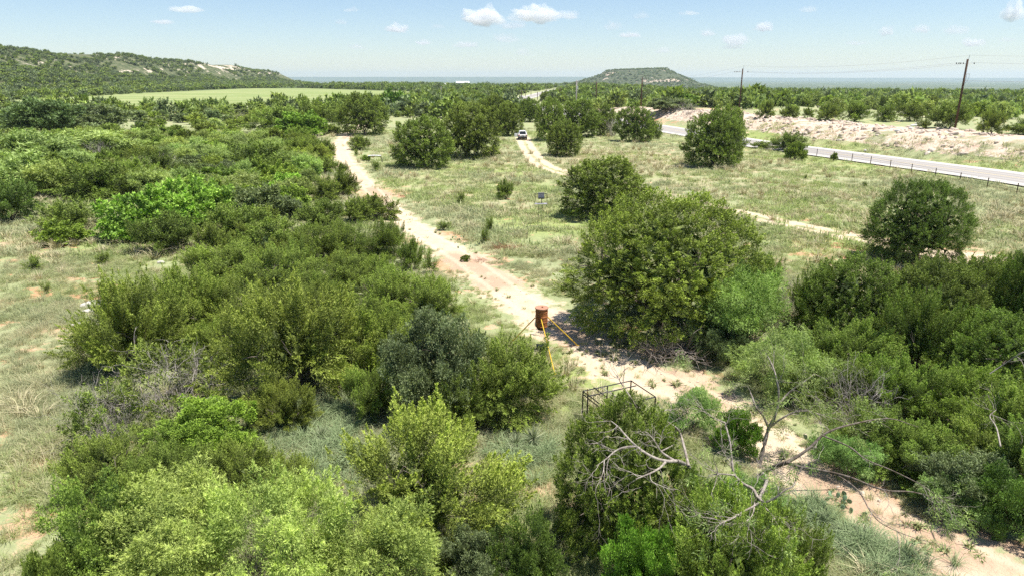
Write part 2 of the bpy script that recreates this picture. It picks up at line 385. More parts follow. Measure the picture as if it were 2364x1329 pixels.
tag(strip(ROADF, (-.06, .06), .146, M_YPAINT, 'road_centre_line'), kind='structure')
DRIVE = catmull([flat(2080, 292), flat(2235, 296), flat(2300, 294), flat(2460, 300)], 6)

# ------------------------------------------------------------------ hills
def hill_mat(name, a, b, rock, rk=.6, sc_=.02):
    t = NT(name); n1 = t.noise(sc_, detail=6, rough=.7); n2 = t.noise(sc_*4, detail=5, rough=.7)
    c = t.mix(t.rng(n2, .40, .62), a, b); c = t.mix(t.rng(t.math('ADD', n1, t.attr('rock')), rk, rk+.06), c, t.mix(n2, rock, tuple(x*.8 for x in rock)))
    return t.bsdf(c, .95, spec=.1)
M_RIDGE = hill_mat('ridge_ground', (.06, .08, .032), (.15, .15, .08), (.60, .50, .39), .600, .035)
M_MESA = hill_mat('mesa_ground', (.05, .072, .035), (.12, .125, .07), (.46, .37, .28), .62, .02)
M_FAR = hill_mat('far_hill_ground', (.055, .085, .045), (.09, .12, .06), (.35, .33, .25), .74, .0012)
# left escarpment: signed distance from its toe line
TOE = [(-232, 40), (-292, 400), (-380, 1080), (-455, 1800), (-500, 1960), (-620, 2060), (-1300, 2200), (-3500, 2600)]
def ridge_h(x, y):
    d, _ = polydist(x, y, TOE); d = -d      # positive to the left of the line
    n = fbm(x/150, y/150, 21, 4)-.5; n2 = fbm(x/40, y/40, 23, 3)-.5
    wdt = np.interp(y, [0, 800, 1700, 1950], [360, 330, 200, 130])
    u = (d+90*n)/wdt
    top = np.interp(y, [0, 600, 1000, 1500, 2000], [56, 55, 48, 43, 42])
    h = top*(.35*sstep(0, .75, u)+.65*sstep(.55, 1.05, u)) + n2*7*sstep(0, .5, u) + n*8*sstep(.2, 1, u)
    return np.where(d > -25, h-.4, -3), u, d
hy = np.concatenate([np.arange(120, 900, 9), np.arange(900, 2200, 13), np.arange(2200, 3200, 60)]); hx = np.concatenate([np.arange(-2600, -1300, 60), np.arange(-1300, -200, 9)])
HX, HY = np.meshgrid(hx, hy); h, u, dd = ridge_h(HX.ravel(), HY.ravel())
bands = .12*np.exp(-((u-.92)/.10)**2)*sstep(1000, 1500, HY.ravel()) - .02 + .05*np.exp(-((u-.7)/.25)**2)
i = np.arange(HX.size).reshape(HX.shape); q = np.stack([i[:-1, :-1], i[:-1, 1:], i[1:, 1:], i[1:, :-1]], -1).reshape(-1, 4)
hz = h + height(HX.ravel(), HY.ravel())
q = q[(dd[q].max(1) > -20)]
tag(link('hill', mesh_np('hill', np.stack([HX.ravel(), HY.ravel(), hz], 1), q, M_RIDGE, {'rock': ('POINT', bands)}, True)), kind='structure')
# flat-topped mesa
MXC, MYC = (1448-1182)/FP*3000/cos(R(17)), 3000.0
def mesa_h(x, y):
    X = (x-MXC)+8; Y = (y-MYC)*.8
    ang = np.arctan2(Y, X); r = np.hypot(X, Y)
    n = fbm(x/120, y/120, 31, 4)-.5
    r = r*(1+.10*np.sin(3*ang+1)+.22*n)
    rt, rb = 120, 214; u = (r-rt)/(rb-rt)
    h = np.interp(u, [-2, 0, .12, 1, 1.6, 2.6, 5], [43, 40, 31, -4, -26, -52, -90])
    h = h+22*np.exp(-((X-380)/300)**2-(Y/170)**2)
    return h+2.5*(fbm(x/30, y/30, 33, 3)-.5)-height(x, y), u
mx = np.arange(MXC-1050, MXC+1350, 11); my = np.arange(MYC-520, MYC+560, 12); HX, HY = np.meshgrid(mx, my)
h, u = mesa_h(HX.ravel(), HY.ravel()); ba = height(HX.ravel(), HY.ravel())
ed = np.minimum.reduce([HX.ravel()-mx[0], mx[-1]-HX.ravel(), HY.ravel()-my[0], my[-1]-HY.ravel()]); h = np.maximum(np.where(ed < 60, -6, h), -6)
rock = .13*np.exp(-((u-.08)/.09)**2)*sstep(20, 120, HX.ravel()-MXC)+.03*sstep(1.3, .3, u)
rock = rock+.30*np.exp(-((HX.ravel()-MXC-45)/95)**2)*np.exp(-((u-.93)/.14)**2)*(HY.ravel() < MYC)
i = np.arange(HX.size).reshape(HX.shape); q = np.stack([i[:-1, :-1], i[:-1, 1:], i[1:, 1:], i[1:, :-1]], -1).reshape(-1, 4)
tag(link('mesa', mesh_np('mesa', np.stack([HX.ravel(), HY.ravel(), h+ba], 1), q, M_MESA, {'rock': ('POINT', rock)}, True)), kind='structure')
# far plateaus
fx = np.arange(-15500, 15500, 160); fy = np.arange(12500, 19900, 160); HX, HY = np.meshgrid(fx, fy)
X, Y = HX.ravel(), HY.ravel()
edge = 15200+1700*(fbm(X/3500, X*0+3, 41, 4)-.5)*2 + 1300*sstep(2000, 9000, X)
h = (84-22*sstep(1500, 9500, X)+5*(fbm(X/900, Y/900, 43, 4)-.5))*sstep(0, 1500, Y-edge)+12*(fbm(X/700, Y/700, 44, 4)-.5)*sstep(12500, 13500, Y)-55
h = np.where((Y < 12600) | (Y > 19700), -60, h)
i = np.arange(HX.size).reshape(HX.shape); q = np.stack([i[:-1, :-1], i[:-1, 1:], i[1:, 1:], i[1:, :-1]], -1).reshape(-1, 4)
tag(link('far_hills', mesh_np('far_hills', np.stack([X, Y, h], 1), q, M_FAR, {'rock': ('POINT', X*0)}, True)), kind='structure')

# ------------------------------------------------------------------ foliage
def unit(v): return v/np.maximum(np.linalg.norm(v, axis=-1, keepdims=True), 1e-9)
def leaves(P, D, L, Wd, rg, tint, Nr=None):
    n = len(P); S = unit(np.cross(D, rg.normal(size=(n, 3)) if Nr is None else Nr+rg.normal(size=(n, 3))*.38))
    V = np.empty((n, 3, 3), np.float32); V[:, 0] = P-S*Wd[:, None]*.5; V[:, 1] = P+S*Wd[:, None]*.5; V[:, 2] = P+D*L[:, None]
    return V.reshape(-1, 3), tint
def crown_mesh(name, kind, seed, rad=1.0, H=1.6, z0=.12, nspray=400, nleaf=70, ll=.05, lw=.02, spl=.2, spread=.34, updir=.9, lobes=14, lobeamp=.25, droop=0.0, inner=.72, fill=600, fillsize=.09, gap=0.0, taper=.7, nudge=.3, lk=.8, uni=.35, dp=True):
    """crown of unit radius: many sprays of small leaf blades over a lobed shape"""
    g = rs(seed); K = unit(g.normal(size=(lobes, 3))+np.array([0, 0, .3])); ka = g.uniform(.45, 1.0, lobes); kt = g.uniform(0, 1, lobes)
    def radius(d): return 1-lobeamp+lobeamp*1.2*np.max(ka*np.exp(lobes*lk*(d@K.T-1)), axis=1)
    n0 = int(nspray*(1.6-.7*uni)); d = unit(np.concatenate([K[g.randint(0, lobes, n0)]+g.normal(size=(n0, 3))*.62/math.sqrt(lobes)*1.35, g.normal(size=(int(nspray*uni), 3))+np.array([0, 0, .2])])); deep = np.arange(len(d)) >= n0; pm = g.permutation(len(d)); d = d[pm]; deep = deep[pm]; kp = d[:, 2] > -.95; deep = deep[kp][:nspray]; d = d[d[:, 2] > -.95][:nspray]
    if gap > 0:
        gn = fbm(d[:, 0]*2.2+seed, d[:, 1]*2.2+d[:, 2]*1.7, seed, 2); d = d[gn > gap]
    n = len(d); zc = z0+(H-z0)*.42
    def shape(dv, rr_):
        z = np.where(dv[:, 2] > 0, dv[:, 2]*(H-zc), dv[:, 2]*(zc-z0)*1.15)
        hx = np.clip(np.maximum(1-dv[:, 2]**2, .02)**-.28, 1, 1.7)*np.clip(-dv[:, 2]*4, 0, 1)+1-np.clip(-dv[:, 2]*4, 0, 1); rr_ = rr_*1.0; dv = dv*np.stack([hx, hx, hx*0+1], 1)
        return np.stack([dv[:, 0]*rad*rr_, dv[:, 1]*rad*rr_, zc+z*rr_], 1)
    fr = inner+(1-inner)*g.uniform(0, 1, n)**.45; fr = np.where(deep[:n], inner*.9, fr) if gap == 0 and dp else fr
    B = shape(d, radius(d)*fr)
    up = np.array([0, 0, 1.0])
    A = unit(d*.45+K[np.argmax(d@K.T, axis=1)]*.35+up*(updir*g.uniform(.5, 1.2, (n, 1))*(.25+.75*np.clip(d[:, 2:]+.45, 0, 1)))+g.normal(size=(n, 3))*nudge)
    B = B-A*spl*.55; Ls = spl*g.uniform(.7, 1.35, n); st = .3*g.uniform(0, 1, n)+.7*kt[np.argmax(d@K.T, axis=1)]
    s = g.uniform(0, 1, (n, nleaf))**.8; u = g.normal(size=(n, nleaf, 3)); u = unit(u-(u*A[:, None]).sum(-1, keepdims=True)*A[:, None])
    prof = (np.sin(np.clip(s*1.05+.12, 0, 1)*pi)**taper); rad_ = spread*Ls[:, None]*prof*np.sqrt(g.uniform(0.05, 1, (n, nleaf)))
    P = B[:, None]+A[:, None]*(s*Ls[:, None])[..., None]+u*rad_[..., None]
    D = unit(A[:, None]*.9+u*.85+g.normal(size=(n, nleaf, 3))*.3-up*droop)
    tint = np.clip(st[:, None]*.38+s**1.3*.62-.06+g.normal(size=s.shape)*.13, 0, 1)  # spray bases darker: old inner foliage, plus shade of gaps put into tint
    Nr = unit(u*.75+A[:, None]*.45+d[:, None]*.45)
    V, tt = leaves(P.reshape(-1, 3), D.reshape(-1, 3), ll*g.uniform(.6, 1.3, n*nleaf), lw*g.uniform(.7, 1.3, n*nleaf), g, tint.ravel(), Nr.reshape(-1, 3))
    if fill:
        dv = unit(g.normal(size=(fill, 3))); P2 = shape(dv, radius(dv)*(inner-.1)*g.uniform(.25, 1, fill)**.5)
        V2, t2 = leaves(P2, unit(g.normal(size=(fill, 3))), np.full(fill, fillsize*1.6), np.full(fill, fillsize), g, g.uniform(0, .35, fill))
        V = np.concatenate([V, V2]); tt = np.concatenate([tt, t2])
    V[:, :2] *= rad/np.percentile(np.hypot(V[::7, 0], V[::7, 1]), 97.5); V[:, 2] *= H/np.percentile(V[::7, 2], 99.6)
    V[:, 2] = np.maximum(V[:, 2], .02)
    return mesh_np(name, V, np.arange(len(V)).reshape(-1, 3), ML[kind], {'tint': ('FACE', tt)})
def tubes(lines, sides=5):
    Vs = []; Fs = []; b = 0; ang = np.arange(sides)*2*pi/sides
    for P, rad in lines:
        P = np.array(P, float); rad = np.array(rad); T = unit(np.gradient(P, axis=0)); ref = np.where(np.abs(T[:, 2:]) < .9, [[0, 0, 1.0]], [[1.0, 0, 0]])
        U = unit(np.cross(T, ref)); W = np.cross(T, U)
        V = P[:, None]+(U[:, None]*np.cos(ang)[None, :, None]+W[:, None]*np.sin(ang)[None, :, None])*rad[:, None, None]
        k = len(P); i = np.arange(k*sides).reshape(k, sides)+b; j = np.roll(i, -1, 1)
        Vs.append(V.reshape(-1, 3)); Fs.append(np.stack([i[:-1], j[:-1], j[1:], i[1:]], -1).reshape(-1, 4)); b += k*sides
    return np.concatenate(Vs), np.concatenate(Fs)
def grow(g, p, d, L, r, lev, out, seg=5, wig=.25, nch=3, ang=.7, up=.1, ratio=.6):
    P = [np.array(p, float)]; d = np.array(d, float); ds = []
    for k in range(seg):
        d = d+g.normal(size=3)*wig*.5+np.array([0, 0, up*.3]); d /= np.linalg.norm(d); P.append(P[-1]+d*L/seg); ds.append(d.copy())
    out.append((np.array(P), np.linspace(r, r*.45, seg+1)))
    if lev > 0:
        for c in range(nch):
            k = 1+int(g.randint(seg)) if c else seg
            k = min(k, seg); ax = g.normal(size=3); dd_ = ds[k-1]+unit(ax-ds[k-1]*(ax@ds[k-1]))*ang*g.uniform(.6, 1.3)
            grow(g, P[k], dd_/np.linalg.norm(dd_), L*ratio*g.uniform(.7, 1.2), r*(.62 if k == seg else .5), lev-1, out, max(3, seg-1), wig*1.15, nch, ang, up, ratio)
def trunk_mesh(name, seed, H=1.6, rad=1.0, nstem=5, base_r=.05, lev=2, nch=3, m=None, spreadx=.75, sides=5, single=.12, wig=.25, ratio=.6):
    g = rs(seed); out = []
    if single > 0: out.append((np.array([[0, 0, -.05], [.01, 0, single*.5], [0, .01, single]]), np.array([base_r*1.9, base_r*1.5, base_r*1.3])))
    for k in range(nstem):
        a = 2*pi*(k+g.uniform(-.3, .3))/nstem; sp = spreadx*g.uniform(.5, 1.1)
        d = np.array([cos(a)*sp, sin(a)*sp, 1.0]); d /= np.linalg.norm(d)
        grow(g, (0, 0, single*.8-.02), d, H*.62*g.uniform(.8, 1.1), base_r*g.uniform(.6, 1), lev, out, 5, wig, nch, .7, .1, ratio)
    V, F = tubes(out, sides); V[:, 2] = np.minimum(V[:, 2], H*1.02)
    return mesh_np(name, V, F, m or M_BARK, smooth=True)
# each kind: list of (crown, trunk) in unit-radius space, for near / mid / far distances
KINDS = {}
def kindset(key, kind, lods, H, z0, tr, **kw):
    KINDS[key] = {}
    for lod, (nv, nspray, nleaf, ll, lw, fill, fs) in lods.items():
        L = []
        for v in range(nv):
            sd = sum(map(ord, key))*7+v*13+{'near': 0, 'mid': 100, 'far': 200, 'huge': 300}[lod]
            k2 = dict(kw); k2['spl'] = kw.get('spl', .2)*{'near': 1, 'huge': .72, 'mid': 1.15, 'far': 1.5}[lod]
            c = crown_mesh(key+'_crown', kind, sd, H=H, z0=z0, nspray=nspray, nleaf=nleaf, ll=ll, lw=lw, fill=fill, fillsize=fs, **k2)
            tk = dict(tr);
            if lod in ('mid', 'far'): tk.update(lev=1, sides=4)
            L.append((c, trunk_mesh(key+'_trunk', sd+5, H=H*.66, **tk)))
        KINDS[key][lod] = L
#                          variants sprays leaves  length width fill size
kindset('juniper_bush', 'juniper', dict(near=(4, 460, 240, .0265, .0100, 700, .07), mid=(4, 230, 95, .058, .023, 300, .10), far=(3, 110, 18, .22, .09, 60, .22)), 1.35, .0,
        dict(nstem=6, base_r=.022, single=.05), spl=.33, spread=.21, lobeamp=.40, lobes=40, updir=1.1, inner=.50, nudge=.16)
kindset('juniper_tree', 'juniper', dict(huge=(2, 1700, 100, .0185, .0080, 1600, .07), near=(2, 900, 110, .027, .0105, 1000, .08), mid=(4, 560, 62, .048, .019, 700, .10), far=(2, 140, 18, .2, .085, 60, .22)), 1.75, .0,
        dict(nstem=4, base_r=.04, single=.20), spl=.17, spread=.30, lobeamp=.20, lobes=60, updir=.8, inner=.80, nudge=.16, lk=.55, uni=1.6, dp=False)
kindset('mesquite', 'mesquite', dict(near=(3, 420, 170, .034, .0095, 0, .08), mid=(3, 260, 44, .11, .03, 60, .12), far=(2, 100, 18, .22, .08, 40, .22)), 1.25, .18,
        dict(nstem=5, base_r=.03, single=.10, lev=2, nch=4, wig=.4), spl=.26, spread=.50, lobeamp=.5, lobes=26, updir=.45, droop=.35, gap=.30, inner=.55)
kindset('leafy_bush', 'leafy', dict(near=(3, 450, 170, .026, .018, 500, .07), mid=(3, 260, 42, .085, .055, 200, .12), far=(2, 100, 16, .2, .12, 50, .22)), 1.3, .02,
        dict(nstem=6, base_r=.025, single=.05), spl=.20, spread=.50, lobeamp=.42, lobes=38, updir=.55, inner=.62)
kindset('oak', 'oak', dict(near=(2, 460, 140, .028, .017, 500, .07), mid=(3, 300, 42, .08, .05, 240, .12), far=(2, 110, 16, .2, .12, 60, .22)), 1.3, .06,
        dict(nstem=5, base_r=.035, single=.12), spl=.20, spread=.50, lobeamp=.38, lobes=40, updir=.6, inner=.62)
DEADM = [trunk_mesh('dead_bush', 900+k, H=1.35, nstem=22, base_r=.011, lev=3, nch=3, m=M_TWIG, spreadx=.9, sides=3, single=0, wig=.34, ratio=.60) for k in range(3)]
cnt = {}
NAMES = dict(juniper_bush='juniper_bush', juniper_tree='juniper_tree', mesquite='mesquite_tree', leafy_bush='leafy_bush', oak='oak_tree', dead='dead_bush', sparse='half_dead_juniper')
PLANTS = []
kindset('seedling', 'juniper', dict(near=(3, 95, 110, .055, .022, 60, .10), mid=(3, 80, 60, .085, .036, 50, .14)), 1.5, .0, dict(nstem=4, base_r=.03, single=.05), spl=.62, spread=.17, lobeamp=.42, lobes=12, updir=1.5, inner=.35, nudge=.2)
def plant(key, x, y, r, h, label, group=None, lod=None, col=(1, 1, 1), rz=None, z=None):
    g = random.Random(int(x*131+y*977+r*53)); k = cnt[key] = cnt.get(key, -1)+1
    if z is None: z = float(height(np.array([x]), np.array([y]))[0])
    dist = math.hypot(x, y)
    lod = lod or ('near' if dist < 50 else 'mid' if dist < 210 else 'far')
    rz = g.uniform(0, 6.28) if rz is None else rz
    cat = {'juniper_bush': 'bush', 'juniper_tree': 'tree', 'mesquite': 'tree', 'leafy_bush': 'bush', 'oak': 'tree', 'dead': 'dead bush', 'sparse': 'bush'}[key]
    PLANTS.append((x, y, r))
    if key in ('dead', 'sparse'):
        me = DEADM[k % 3]
        s = (r, r*g.uniform(.9, 1.1), h/1.35)
        if key == 'dead':
            o = link(NAMES[key], me); o.location = (x, y, z); o.scale = s; o.rotation_euler.z = rz; return tag(o, label, cat, group)
        rt = empty(NAMES[key], (x, y, z), rz, s); tag(rt, label, cat, group); link('branches', me, rt)
        c = link('crown', SPARSE[k % 2], rt); c.color = tuple(col)+(1,); return rt
    kk = 'seedling' if (key in ('juniper_bush', 'oak') and r < .85 and dist > 26) else key
    S = KINDS[kk].get(lod) or KINDS[kk]['mid' if kk == 'seedling' else 'near']; c_, t_ = S[k % len(S)]
    H0 = dict(juniper_bush=1.35, juniper_tree=1.75, mesquite=1.25, leafy_bush=1.3, oak=1.3, seedling=1.5)[kk]
    rt = empty(NAMES[key], (x, y, z), rz, (r, r*g.uniform(.9, 1.1), h/H0)); tag(rt, label, cat, group)
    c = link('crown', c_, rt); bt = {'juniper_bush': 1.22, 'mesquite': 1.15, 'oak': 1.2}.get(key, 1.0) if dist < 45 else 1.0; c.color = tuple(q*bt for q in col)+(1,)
    link('trunk', t_, rt); return rt
SPARSE = [crown_mesh('sparse_crown', 'juniper', 950+k, H=1.35, z0=.1, nspray=230, nleaf=60, ll=.05, lw=.02, fill=0, spl=.26, spread=.3, gap=.5, lobeamp=.4, inner=.6) for k in range(2)]
def grp_field(gr): return gr is not None and ('meadow' in gr or 'car' in gr or 'bank' in gr)
def px_plant(key, cx, ybot, w, ytop, label, group=None, depth=.7, hmax=9.0, **kw):
    f = at(cx, ybot); w0 = w*1.0; dd0 = f.y*cos(PITCH)+(CZ-f.z)*sin(PITCH)
    r = w*dd0/FP/2; r = w*(dd0+depth*r)/FP/2; y = f.y+depth*r; x = f.x*y/f.y
    dd1 = y*cos(PITCH)+(CZ-f.z)*sin(PITCH); x = (cx-1182)/FP*dd1
    z = float(height(np.array([x]), np.array([y]))[0])
    d = ray(cx, ytop); h = CZ+d[2]/d[1]*y-z; h = min(max(h, .25), hmax)
    k = 1.0 if grp_field(group) else 1.06
    return plant(key, x, y, r*k, h, label, group, z=z-.03, **kw)

# ------------------------------------------------------------------ plants one can point at
JB, JT, MQ, LB, OK_, DD, SP = 'juniper_bush', 'juniper_tree', 'mesquite', 'leafy_bush', 'oak', 'dead', 'sparse'
G_FIELD = 'junipers standing in the dry meadow'; G_CAR = 'junipers around the parked car'; G_HEDGE = 'junipers lining the left side of the dirt track'
G_FRONT = 'junipers in the near left thicket'; G_WALL = 'junipers in the near right thicket'; G_BANK = 'junipers on top of the rubble bank'
G_SEED = 'small juniper seedlings in the meadow'
HAND = [
 (JT, 978, 388, 150, 268, 'dark round juniper on a short trunk, left one of the pair in the meadow', G_FIELD, dict(depth=.15)),
 (JT, 1082, 368, 152, 240, 'broad juniper right of and behind the trunked one in the meadow pair', G_FIELD, dict(depth=.5)),
 (JT, 842, 312, 116, 210, 'tall dark juniper with a visible trunk where the dirt track bends', G_FIELD, dict(depth=.15)),
 (JT, 1644, 387, 146, 252, 'round lone juniper in the middle of the meadow before the highway', G_FIELD, dict(depth=.15, col=(.85, .92, .9))),
 (JT, 1676, 345, 84, 244, 'smaller juniper half hidden behind the round lone meadow juniper', G_FIELD, dict(depth=.4)),
 (JT, 1396, 512, 212, 362, 'squat dome juniper just behind the huge foreground juniper', G_FIELD, dict(depth=.5)),
 (JT, 1520, 806, 425, 446, 'huge olive juniper beside the dirt track, largest tree in view', G_FIELD, dict(depth=.62, lod='huge', col=(1.17, 1.10, .92), rz=2.0)),
 (JT, 2107, 610, 240, 414, 'lone dense round juniper beside the sandy wheel track on the right', G_FIELD, dict(depth=.15, lod='huge', col=(.78, .88, .85), rz=4.0)),
 (JT, 1303, 362, 88, 278, 'small juniper right of the wheel ruts, in front of the car group', G_CAR, dict(depth=.3)),
 (JT, 1174, 316, 74, 236, 'juniper with forked dark trunk just left of the parked car', G_CAR, dict(depth=.7)),
 (JT, 1138, 308, 92, 218, 'taller juniper standing behind and left of the one by the car', G_CAR, dict(depth=.3)),
 (JT, 1270, 326, 72, 226, 'juniper just right of the parked car', G_CAR, dict(depth=.4)),
 (JT, 1222, 283, 62, 226, 'juniper seen over the roof of the parked car', G_CAR, dict(depth=.5)),
 (JT, 1332, 318, 112, 230, 'wide juniper second to the right of the parked car', G_CAR, dict(depth=.4)),
 (JT, 1392, 314, 66, 240, 'juniper with grey bare lower limbs in the row behind the meadow', G_CAR, dict(depth=.3)),
 (JT, 1464, 328, 98, 243, 'rightmost full juniper of the row behind the meadow', G_CAR, dict(depth=.4)),
 (JB, 1508, 322, 44, 276, 'low juniper at the right end of the row behind the meadow', G_CAR, {}),
 (DD, 1412, 318, 60, 272, 'grey bare brush between two junipers behind the meadow', None, {}),
 (JB, 1166, 462, 44, 414, 'small feathery juniper alone in the grass left of the ladder stand', G_SEED, {}),
 (JB, 1066, 474, 24, 441, 'tiny juniper seedling left of the small feathery juniper', G_SEED, {}),
 (JB, 1118, 565, 28, 518, 'narrow upright juniper seedling right of the dirt track', G_SEED, {}),
 (OK_, 1132, 538, 26, 492, 'thin grey green sapling behind the narrow upright seedling', None, {}),
 (JB, 1820, 352, 82, 304, 'dark juniper bush at the fence before the highway', G_FIELD, {}),
 (LB, 1836, 372, 48, 328, 'small bright bush in front of the dark bush at the highway fence', None, {}),
 (JB, 1762, 346, 62, 326, 'low spreading juniper left of the dark bush at the highway fence', G_FIELD, {}),
 (LB, 1925, 372, 16, 352, 'thin leafy sapling growing by a fence post', None, {}),
 (JB, 832, 348, 56, 312, 'green bush on the grass right of the track bend', G_SEED, {}),
 (OK_, 868, 397, 26, 366, 'grey green sapling in front of the white topped stand', None, {}),
 (LB, 845, 372, 22, 358, 'low green bush left of the white topped stand', None, {}),
 (JB, 822, 362, 14, 342, 'tiny seedling between the track bend and the white topped stand', G_SEED, {}),
 (JB, 1995, 436, 14, 416, 'tiny dark seedling in the pale grass near the highway fence', G_SEED, {}),
 (OK_, 1025, 535, 44, 508, 'low grey green bush at the edge of the dirt track', None, {}),
 (JB, 1860, 415, 10, 400, 'tiny upright seedling in the far pale grass', G_SEED, {}),
 (LB, 1075, 605, 22, 588, 'small green bush beside the dead red branches', None, {}),
 # left of the track
 (JB, 743, 362, 62, 320, 'juniper at the back of the row along the track, beside pale tall grass', G_HEDGE, {}),
 (JB, 758, 366, 36, 335, 'small juniper nearest the track bend in the row', G_HEDGE, {}),
 (JB, 720, 388, 58, 350, 'juniper beside a pale grass gap in the row along the track', G_HEDGE, {}),
 (JB, 752, 405, 60, 362, 'juniper before the pale grass gap in the row along the track', G_HEDGE, {}),
 (JB, 792, 405, 34, 374, 'little upright juniper leaning over the dirt track', G_HEDGE, {}),
 (JB, 792, 458, 74, 392, 'full juniper at the track edge, above the red soil patch', G_HEDGE, {}),
 (JB, 752, 470, 80, 408, 'juniper behind the full one at the track edge', G_HEDGE, {}),
 (JB, 872, 512, 100, 448, 'wide juniper hiding the dirt track, middle of the row', G_HEDGE, {}),
 (JB, 815, 520, 100, 455, 'juniper left of the wide one hiding the track', G_HEDGE, {}),
 (JB, 740, 540, 120, 462, 'round juniper in the thicket behind the row along the track', G_HEDGE, {}),
 (JB, 893, 600, 88, 506, 'juniper with a leafy foot, below the wide one hiding the track', G_HEDGE, {}),
 (JB, 947, 630, 60, 548, 'pointed juniper at the near end of the row along the track', G_HEDGE, {}),
 (JB, 992, 638, 42, 572, 'spiky juniper, last of the row, closest to the bare track', G_HEDGE, {}),
 (JB, 820, 610, 110, 515, 'dark juniper behind the near end of the row along the track', G_HEDGE, {}),
 (JB, 745, 625, 150, 512, 'dark juniper in the deep middle of the left thicket', G_HEDGE, {}),
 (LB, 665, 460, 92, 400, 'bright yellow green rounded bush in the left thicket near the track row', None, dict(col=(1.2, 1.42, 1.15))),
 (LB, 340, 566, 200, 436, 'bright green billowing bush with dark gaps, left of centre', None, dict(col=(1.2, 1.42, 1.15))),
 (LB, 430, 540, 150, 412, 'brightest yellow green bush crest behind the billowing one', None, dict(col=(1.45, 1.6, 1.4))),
 (LB, 490, 520, 120, 420, 'pale green bush right of the brightest crest', None, dict(col=(1.3, 1.45, 1.4))),
 (OK_, 600, 520, 120, 425, 'grey green oak bush between the bright bushes and the junipers', None, dict(col=(1.1, 1.1, 1))),
 (OK_, 660, 515, 90, 455, 'small grey green oak bush below the bright rounded bush', None, {}),
 (JB, 388, 594, 132, 486, 'dark half round juniper at the edge of the left clearing', None, dict(col=(.8, .85, .9))),
 (JB, 165, 545, 140, 462, 'dark juniper at the left behind a bright bush', None, {}),
 (LB, 150, 572, 100, 508, 'small bright bush in front of the dark juniper at the left', None, dict(col=(1.2, 1.2, 1))),
 (JB, 30, 520, 130, 405, 'dark tree at the left picture edge above the clearing', None, dict(col=(.7, .8, .9))),
 (JB, 235, 470, 200, 372, 'big dark juniper above the bright bushes', None, dict(col=(.85, .9, .85))),
 (OK_, 85, 630, 56, 585, 'thin grey green bush alone in the left clearing', None, {}),
 (JB, 242, 617, 42, 578, 'small round dark juniper alone in the left clearing', None, {}),
 (JB, 108, 680, 24, 648, 'tiny dark seedling in the left clearing', None, {}),
 (OK_, 95, 712, 40, 696, 'flat grey weed clump in the left clearing', None, {}),
 (JB, 548, 560, 140, 470, 'juniper below the grey green oak bush', G_FRONT, {}),
 (JB, 490, 590, 80, 510, 'small juniper right of the half round one by the clearing', G_FRONT, {}),
 (JB, 640, 600, 150, 500, 'juniper behind the pale tuft in the left thicket', G_FRONT, {}),
 (JB, 520, 680, 170, 560, 'juniper with dark hollow at the top of the near thicket', G_FRONT, {}),
 (OK_, 610, 600, 60, 548, 'pale small tuft of oak leaves among dark junipers', None, dict(col=(1.3, 1.4, 1.3))),
 (JB, 650, 700, 180, 570, 'yellowish juniper in the top row of the near thicket', G_FRONT, {}),
 (JB, 800, 690, 150, 585, 'juniper above the sunlit one, near the track', G_FRONT, {}),
 # near left mass
 (JB, 318, 880, 250, 632, 'wide olive juniper spreading towards the white rocks', G_FRONT, dict(col=(.95, .92, .9), depth=.5)),
 (JB, 420, 830, 220, 622, 'olive juniper right of the one by the white rocks', G_FRONT, dict(col=(.95, .95, .9))),
 (JB, 545, 800, 220, 640, 'olive juniper behind the large sunlit juniper', G_FRONT, dict(col=(1.05, 1.0, .95))),
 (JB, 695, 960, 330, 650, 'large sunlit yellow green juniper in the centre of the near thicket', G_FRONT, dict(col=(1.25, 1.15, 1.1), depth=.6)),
 (JB, 860, 900, 200, 700, 'juniper right of the large sunlit one', G_FRONT, dict(col=(1.1, 1.1, 1))),
 (JB, 990, 770, 170, 640, 'dark green juniper at the right shoulder of the near thicket', G_FRONT, {}),
 (JB, 880, 760, 170, 620, 'juniper left of the right shoulder of the near thicket', G_FRONT, {}),
 (OK_, 1010, 985, 260, 715, 'grey green oak with pale twigs left of the feeder', None, dict(depth=.55)),
 (JB, 1160, 992, 260, 782, 'juniper directly in front of the feeder', G_FRONT, dict(depth=.55, col=(1.05, 1.05, 1))),
 (JB, 1060, 1010, 160, 850, 'dark juniper below the grey green oak', G_FRONT, {}),
 (JB, 860, 985, 130, 840, 'juniper at the lower edge of the large sunlit one', G_FRONT, {}),
 (SP, 400, 1000, 260, 800, 'half bare juniper with grey twigs, upper left', None, dict(depth=.5)),
 (DD, 500, 975, 170, 830, 'pale grey leafless bush in front of the olive junipers', None, {}),
 (SP, 250, 1080, 190, 880, 'half bare juniper at the left clearing edge', None, {}),
 (DD, 280, 1050, 150, 900, 'grey leafless bush at the left clearing edge', None, {}),
 (LB, 495, 1085, 238, 932, 'vivid green leafy bush below the grey leafless bush', None, dict(col=(1.05, 1.15, .8), depth=.55)),
 (JB, 270, 1180, 210, 1000, 'low juniper at the left edge below the bare bushes', G_FRONT, dict(col=(.95, .95, .95))),
 (JB, 400, 1210, 200, 1030, 'low juniper left of the vivid leafy bush', G_FRONT, dict(col=(.95, .95, .95))),
 (JB, 560, 1190, 190, 1020, 'low juniper under the vivid leafy bush', G_FRONT, dict(col=(.95, .92, .9))),
 (JB, 660, 1190, 150, 1065, 'low dark juniper beside the blue green grass gap', G_FRONT, dict(col=(.9, .88, .9))),
 (MQ, 420, 1420, 360, 1130, 'pale mesquite at the bottom left, left one of three', 'pale mesquites along the bottom edge', dict(depth=.5, col=(1.12, 1.06, .85))),
